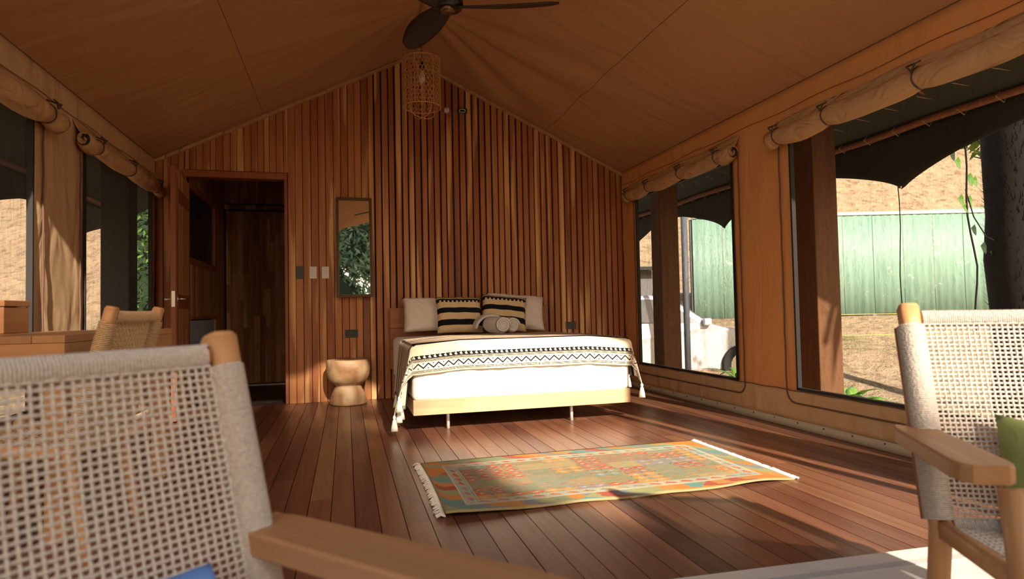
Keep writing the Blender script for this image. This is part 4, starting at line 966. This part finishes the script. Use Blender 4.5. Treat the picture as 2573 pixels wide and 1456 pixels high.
def valance(X, y0, y1, period, tip, zt, zhi, zlo, label, name='scalloped_valance'):
    m_ = MB(); nU = 220
    def f(u, v):
        y_ = y0+(y1-y0)*u; t = abs(((y_-tip)/period+.5) % 1-.5)*2; zb = zlo+(zhi-zlo)*t**.62
        if t > .75: zb -= (t-.75)*.10
        return (X+.012*sin(y_*7)*(1-v), y_, zb+(zt-zb)*v)
    m_.grid(f, nU, 8); o = m_.build(name, M['fly'], smooth=True, solid=.004); tag(o, label, 'valance'); return o
va = valance(4.27, 1.5, 8.9, 2.37, 3.88, 2.22, 2.10, 1.755, 'dark green scalloped valance hanging outside the right windows')
m_ = MB(); m_.tube([(4.262, 3.88, 1.785), (4.25, 3.88, 1.785)], .012, 10); m_.build('eyelet', M['steel'], va)
valance(-2.85, 1.5, 8.9, 2.0, 5.75, 2.22, 2.02, 1.72, 'dark scalloped valance hanging outside the left windows')
def pole(pa, pb, r_, label, group=None, name='rafter_pole'):
    c = Vector(pa); m_ = MB(); n_ = 14
    m_.tube([Vector(pa).lerp(Vector(pb), i/n_)-c+Vector((.008*sin(i*1.3), 0, .008*sin(i*2.1))) for i in range(n_+1)], [r_*(1+.12*noise.noise((i*.7, pa[1], 0))) for i in range(n_+1)], 10)
    o = m_.build(name, M['pole'], smooth=True, loc=pa); tag(o, label, 'pole', group); return o
p0 = pole((4.22, 1.4, 2.225), (4.22, 8.9, 2.225), .027, 'long reddish eave pole running above the right valance')
for i, y_ in enumerate((2.3, 3.35, 4.4, 5.5, 6.6)):
    pole((3.10, y_, 2.62+.10), (4.24, y_+.10, 2.30), .028, ('nearest', 'second nearest', 'middle', 'second farthest', 'farthest')[i]+' sloping reddish rafter pole under the rain fly on the right', 'rafter poles under the right fly')
for i in range(26):
    y_ = 1.7+i*.27; m_ = MB()
    m_.tube([(0, -.015, -.045), (.035, -.01, .0), (0, 0, .045), (-.035, .01, 0)], .004, 5, closed=True)
    m_.tube([(0, 0, .04), (-.22, .16, .13)], .0035, 5); m_.tube([(0, 0, .04), (-.12, -.04, .10)], .0035, 5)
    tag(m_.build('lashing_cord', M['cord'], p0, loc=(0, y_-1.4, 0)), None)
p1 = pole((-2.80, 1.4, 2.225), (-2.80, 8.9, 2.225), .03, 'eave pole above the left valance')
# ---------------------------------------------------------------- green sheet fence
fa, fb = Vector((7.66, 12.45, 0)), Vector((16.2, 10.05, 0)); fd = (fb-fa); FL = fd.length; fang = atan2(fd.y, fd.x)
fen = empty('sheet_fence', (fa.x, fa.y, 0), fang, 'green corrugated metal sheet fence on the slope outside', 'fence')
n_ = 13; w_ = FL/n_
for i in range(n_):
    m_ = MB(); hgt = 2.88+.012*i; b0 = .56+.012*i
    m_.grid(lambda u, v: (w_*i+(w_-.01)*u, .006*sin(u*pi*8)+.004*noise.noise((u*3, v*3, i)), b0+(hgt-b0)*v), 40, 2)
    m_.build('metal_sheet', M['fence'], fen, solid=.003, smooth=True)
for i in range(0, n_+1, 3):
    m_ = MB(); m_.bx(w_*i-.04, w_*i+.04, .04, .12, -.3, 2.86); m_.build('fence_post', M['pipeg'], fen)
m_ = MB(); m_.bx(0, FL, -.03, .03, 2.875, 2.945); m_.build('top_rail', M['cream_rug'], fen)
m_ = MB(); m_.tube([(0, 0, -.06), (0, 0, 2.85)], .045, 12); o = m_.build('utility_pole', M['pipeg'], smooth=True, loc=(4.80, 8.02, -.42)); tag(o, 'thin grey steel pole beside the parked car', 'pole')
gb = empty('dark_shed', (3.9, 14.2, 0), radians(-15), 'dark grey shed behind the parked car', 'shed')
m_ = MB(); m_.bx(-2.2, 3.3, 0, 2.6, -.3, 1.75); m_.build('shed_wall', M['greywall'], gb)
m_ = MB(); m_.hexa([(-2.4, -.3, 1.75), (3.5, -.3, 1.75), (3.5, 2.8, 1.9), (-2.4, 2.8, 1.9), (-2.4, -.3, 1.83), (3.5, -.3, 1.83), (3.5, 2.8, 1.98), (-2.4, 2.8, 1.98)]); m_.build('shed_roof', M['fly'], gb)
# ---------------------------------------------------------------- car
cr_ = empty('parked_car', (5.62, 9.42, -.36), radians(-15.1), 'silver car parked outside the far right window', 'car')
side = [(-3.2, .30), (-3.15, .75), (-2.9, .92), (-2.35, .98), (-1.75, 1.36), (-1.3, 1.42), (-.75, 1.42), (-.42, 1.36), (.16, .95), (.35, .90), (.95, .82), (1.18, .70), (1.22, .45), (1.20, .28), (.88, .22), (-2.9, .22)]
m_ = MB(); n_ = len(side); cw = .84
rows = [(-cw+.10, .97), (-cw, 1.0), (cw, 1.0), (cw-.10, .97)]
def cab(x_, z_, y_): # narrow the greenhouse
    if z_ > .95: y_ *= 1-(z_-.95)*.35
    return (x_, y_, z_)
for (y_, k_) in ((-cw, 1), (cw, 1)):
    for (x_, z_) in side: m_.v.append(cab(x_, z_, y_))
for i in range(n_): j = (i+1) % n_; m_.f.append((i, j, n_+j, n_+i))
m_.f.append(tuple(range(n_))[::-1]); m_.f.append(tuple(n_+i for i in range(n_)))
m_.build('car_body', M['car'], cr_, bevel=.04)
for nm, pts in (('side_window', [(-1.68, 1.0), (-1.28, 1.35), (-1.02, 1.36), (-1.02, .99)]), ('side_window', [(-.96, .99), (-.96, 1.36), (-.72, 1.355), (-.44, 1.28), (-.02, .97)])):
    m_ = MB(); a0 = [cab(x_, z_, -cw-.006) for x_, z_ in pts]; b0 = [(p[0], p[1]+.02, p[2]) for p in a0]; q = len(pts)
    m_.add(a0+b0, [tuple(range(q)), tuple(q+i for i in reversed(range(q)))]+[(i, q+i, q+(i+1) % q, (i+1) % q) for i in range(q)]); m_.build(nm, M['carglass'], cr_)
m_ = MB(); m_.add([(.13, -.68, .985), (.13, .68, .985), (-.40, .60, 1.37), (-.40, -.60, 1.37), (.15, -.68, .99), (.15, .68, .99), (-.38, .60, 1.385), (-.38, -.60, 1.385)], [(0, 1, 2, 3), (4, 7, 6, 5), (0, 4, 5, 1), (1, 5, 6, 2), (2, 6, 7, 3), (3, 7, 4, 0)]); m_.build('windscreen', M['carglass'], cr_)
for xx in (-2.45, .62):
    for yy in (-.80, .80):
        m_ = MB(); m_.tube([(xx, yy-.11, .30), (xx, yy+.11, .30)], .31, 26); wh = m_.build('wheel', M['tyre'], cr_, smooth=False, bevel=.02)
        m_ = MB(); m_.tube([(xx, yy+(-.118 if yy < 0 else .118), .30), (xx, yy+(-.10 if yy < 0 else .10), .30)], .19, 20)
        for k_ in range(7): a_ = 2*pi*k_/7; m_.box((xx+.10*cos(a_), yy+(-.122 if yy < 0 else .122), .30+.10*sin(a_)), (.16, .012, .03), Matrix.Rotation(-a_, 3, 'Y'))
        m_.build('hubcap', M['steel'], wh)
m_ = MB(); m_.bx(.02, .14, -.96, -.84, .93, 1.04); m_.build('wing_mirror', M['car'], cr_, bevel=.02)
m_ = MB(); m_.bx(1.10, 1.235, -.80, -.50, .58, .70); m_.build('headlamp', M['steel'], cr_, bevel=.02)
# ---------------------------------------------------------------- plants
def blade_leaf(m_, base, yaw, L, w, arch, up=.9):
    n_ = 8; d = Vector((cos(yaw), sin(yaw), 0)); s = Vector((-sin(yaw), cos(yaw), 0)); b = len(m_.v)
    for i in range(n_+1):
        t = i/n_; c = Vector(base)+d*(L*t*(.45+.55*t))+Vector((0, 0, L*up*t-arch*L*t*t)); hw_ = w*sin(pi*min(1, t*.9+.08))**.7*(1-.3*t)
        for q, zq in ((-1, .25), (0, 0), (1, .25)): m_.v.append(tuple(c+s*q*hw_+Vector((0, 0, zq*hw_))))
    for i in range(n_):
        for q in (0, 1): a_ = b+i*3+q; m_.f.append((a_, a_+1, a_+4, a_+3))
def leafy(name, loc, n_, L, w, label, mt, arch=.8, group=None, up=.9, stems=0):
    o = empty(name, loc, 0, label, 'plant', group)
    for i in range(n_):
        m_ = MB(); blade_leaf(m_, (0, 0, .04*(i % 4)), 2*pi*i*.382+random.uniform(-.3, .3), L*random.uniform(.7, 1.1), w, arch*random.uniform(.7, 1.2), up); m_.build('leaf', mt, o, smooth=True, solid=.002)
    m_ = MB(); m_.tube([(0, 0, -.05), (.01, 0, .10)], .018, 8); m_.build('stem', M['trunk'], o)
    return o
leafy('strappy_plant', (4.12, 5.85, -.10), 14, .62, .026, 'spiky dark green plant just outside the far right window', M['leaf'], .75)
leafy('leafy_plant', (3.80, 5.40, -.02), 12, .28, .05, 'low bright green plant outside the corner of the far right window', M['leafl'], .6)
leafy('leafy_plant', (5.6, 5.85, -.42), 16, .42, .07, 'small bright green weed on the dry ground outside the near right window', M['leafl'], .5)
leafy('leafy_plant', (5.05, 6.5, -.43), 12, .30, .05, 'weed on the dry ground beside the near veranda post', M['leaf'], .5)
# rock borders / yellow string lines on the slope
for i, (a_, b_, z0) in enumerate((((8.2, 10.6), (13.2, 8.2), .02), ((7.2, 9.1), (11.8, 6.9), -.22))):
    m_ = MB(); m_.tube([(0, 0, 0), ((b_[0]-a_[0])/2, (b_[1]-a_[1])/2, .0), (b_[0]-a_[0], b_[1]-a_[1], .06)], .008, 6); o = m_.build('marker_rope', M['yellow'] if 'yellow' in M else M.setdefault('yellow', plain('yellow_rope', (.50, .44, .12), .7)), loc=(a_[0], a_[1], gz(*a_)+.28)); tag(o, ('upper' if i == 0 else 'lower')+' yellow marker rope stretched across the dry slope', 'rope')
# palm trunk with a hairy fibre surface
pt = empty('palm_trunk', (6.72, 4.72, -.5), 0, 'dark shaggy palm trunk at the right edge of the photo', 'tree')
m_ = MB(); m_.tube([(.02*sin(i), 0, i*.45) for i in range(12)], [.30+.02*sin(i*2.1) for i in range(12)], 20); m_.build('trunk', M['trunk'], pt, smooth=True)
m_ = MB()
for i in range(3600):
    a_ = random.uniform(0, 2*pi); z_ = random.uniform(.2, 4.8); r1 = .29; L = random.uniform(.07, .16)
    p = Vector((r1*cos(a_), r1*sin(a_), z_)); q = p+Vector((cos(a_)*L*.6, sin(a_)*L*.6, L*.7)); s_ = Vector((-sin(a_), cos(a_), 0))*.006
    m_.add([p-s_, p+s_, q], [(0, 1, 2)])
tag(m_.build('fibre', M['trunk'], pt), kind='stuff')
# vine with leaves, hanging outside the near right window
vn = empty('hanging_vine', (6.05, 4.78, 0), 0, 'thin vine with small leaves hanging before the green fence', 'plant')
m_ = MB(); m_.tube([(.02*sin(i*.9)+(.10 if i > 8 else i*.010), .01*cos(i), 2.75-i*.17) for i in range(14)], .009, 5)
m_.tube([(.02, 0, 2.0), (.10, -.01, 1.72), (.24, -.02, 1.52), (.42, -.03, 1.45)], .006, 5); m_.build('stem', M['trunk'], vn)
for i, (x_, z_, s_) in enumerate(((-.05, 2.28, 1), (.10, 2.12, 1.1), (.16, 2.10, .9), (-.03, 1.90, 1), (.08, 1.90, .9), (.02, 1.82, .8), (.12, 1.60, .9), (.24, 1.42, 1), (.36, 1.36, .9), (-.12, 2.36, 1.0))):
    m_ = MB(); h = .085*s_; 
    m_.add([(x_, 0, z_+h*.6), (x_+h*.45, .012, z_+h*.1), (x_+h*.25, 0, z_-h*.6), (x_, -.01, z_-h*.95), (x_-h*.25, 0, z_-h*.6), (x_-h*.45, .012, z_+h*.1), (x_, .01, z_)], [(0, 1, 6), (1, 2, 6), (2, 3, 6), (3, 4, 6), (4, 5, 6), (5, 0, 6)]); m_.build('leaf', M['leaf'] if i < 6 else M['bushcore'], vn, solid=.002)
for i, (x_, y_) in enumerate(((5.2, 5.6), (6.6, 6.05))):
    m_ = MB(); m_.tube([(.01*sin(j), .01*cos(j*1.3), -.3+j*.3) for j in range(11)], .006, 5); o = m_.build('bare_twig', M['trunk'], loc=(x_, y_, 0)); tag(o, 'thin dark twig hanging straight down before the fence' if i == 0 else 'thin dark twig hanging nearer the palm trunk', 'twig')
def crown(name, c, rad, n_, leaf, label, mt=None, cat='tree', trunk=True, core=.80):
    o = empty(name, (c[0], c[1], -.45), 0, label, cat); cz = c[2]+.45
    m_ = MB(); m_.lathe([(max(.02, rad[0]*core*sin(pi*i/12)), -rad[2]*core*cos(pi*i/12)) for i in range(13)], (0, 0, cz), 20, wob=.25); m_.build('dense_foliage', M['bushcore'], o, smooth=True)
    m_ = MB()
    for i in range(n_):
        th = random.uniform(0, 2*pi); ph = math.acos(random.uniform(-1, 1)); k_ = random.uniform(.78, 1.08)*(1+.18*noise.noise((cos(th)*2, sin(th)*2, ph*2)))
        p = Vector((rad[0]*k_*sin(ph)*cos(th), rad[1]*k_*sin(ph)*sin(th), cz+rad[2]*k_*cos(ph)))
        e1 = Vector((random.uniform(-1, 1), random.uniform(-1, 1), random.uniform(-1, .3))).normalized()*leaf; e2 = e1.cross(Vector((random.uniform(-1, 1), random.uniform(-1, 1), 1))).normalized()*leaf*.32
        m_.add([p-e1, p+e2, p+e1, p-e2], [(0, 1, 2, 3)])
    tag(m_.build('leaves', mt or M['bush'], o), kind='stuff')
    if trunk: m_ = MB(); m_.tube([(0, 0, 0), (.05, .02, cz*.5), (0, 0, cz)], [.14, .11, .07], 10); m_.build('trunk', M['trunk'], o, smooth=True)
    return o
# trees added behind the camera, shaped to shade the near floor and fill the mirror
crown('added_shade_tree', (.86, -6.0, 5.25), (1.22, 1.0, 1.35), 5200, .13, 'tree added for shade in front of the tent, reflected in the mirror')
crown('added_shade_tree', (1.93, -6.3, 4.35), (.78, .8, .95), 3000, .12, 'smaller tree added for shade right of the reflected tree')
o = empty('added_airy_tree', (1.70, -8.2, -.45), 0, 'tall airy tree added so its thin top dapples the light left of the bed', 'tree')  # sparse crown added to dim the sun left of the bed
m_ = MB()
for i in range(1500):
    a_, b_, c_ = random.gauss(0, .48), random.gauss(0, .3), random.gauss(0, .42)
    p = Vector((.12+a_, b_, 8.70+c_)); e1 = Vector((random.uniform(-1, 1), random.uniform(-1, 1), random.uniform(-1, 1))).normalized()*.085; e2 = e1.cross(Vector((random.uniform(-1, 1), random.uniform(-1, 1), 1))).normalized()*.034
    m_.add([p-e1, p+e2, p+e1, p-e2], [(0, 1, 2, 3)])
tag(m_.build('leaves', M['bush'], o), kind='stuff')
m_ = MB(); m_.tube([(-.1, 0, 0), (0, 0, 4), (.1, 0, 8.7)], [.12, .08, .03], 8); m_.build('trunk', M['trunk'], o, smooth=True)
crown('added_shade_bush', (-.8, -6.4, 2.6), (1.6, 1.0, 2.6), 4200, .13, 'tall bush added for shade at the front left of the tent', cat='bush', trunk=False)
crown('added_shade_bush', (1.4, -6.8, 1.9), (1.9, 1.0, 2.1), 4200, .13, 'wide bush added for shade in front of the tent', cat='bush', trunk=False)
crown('dark_tree', (-3.30, 11.6, 1.3), (.40, .5, 2.1), 2000, .07, 'dark tree beyond the left window, right of the shaded post', mt=M['leaf'])
crown('dark_tree', (7.6, 5.1, 3.05), (.9, .7, .55), 1800, .10, 'leafy branch above the palm trunk', mt=M['leafl'])
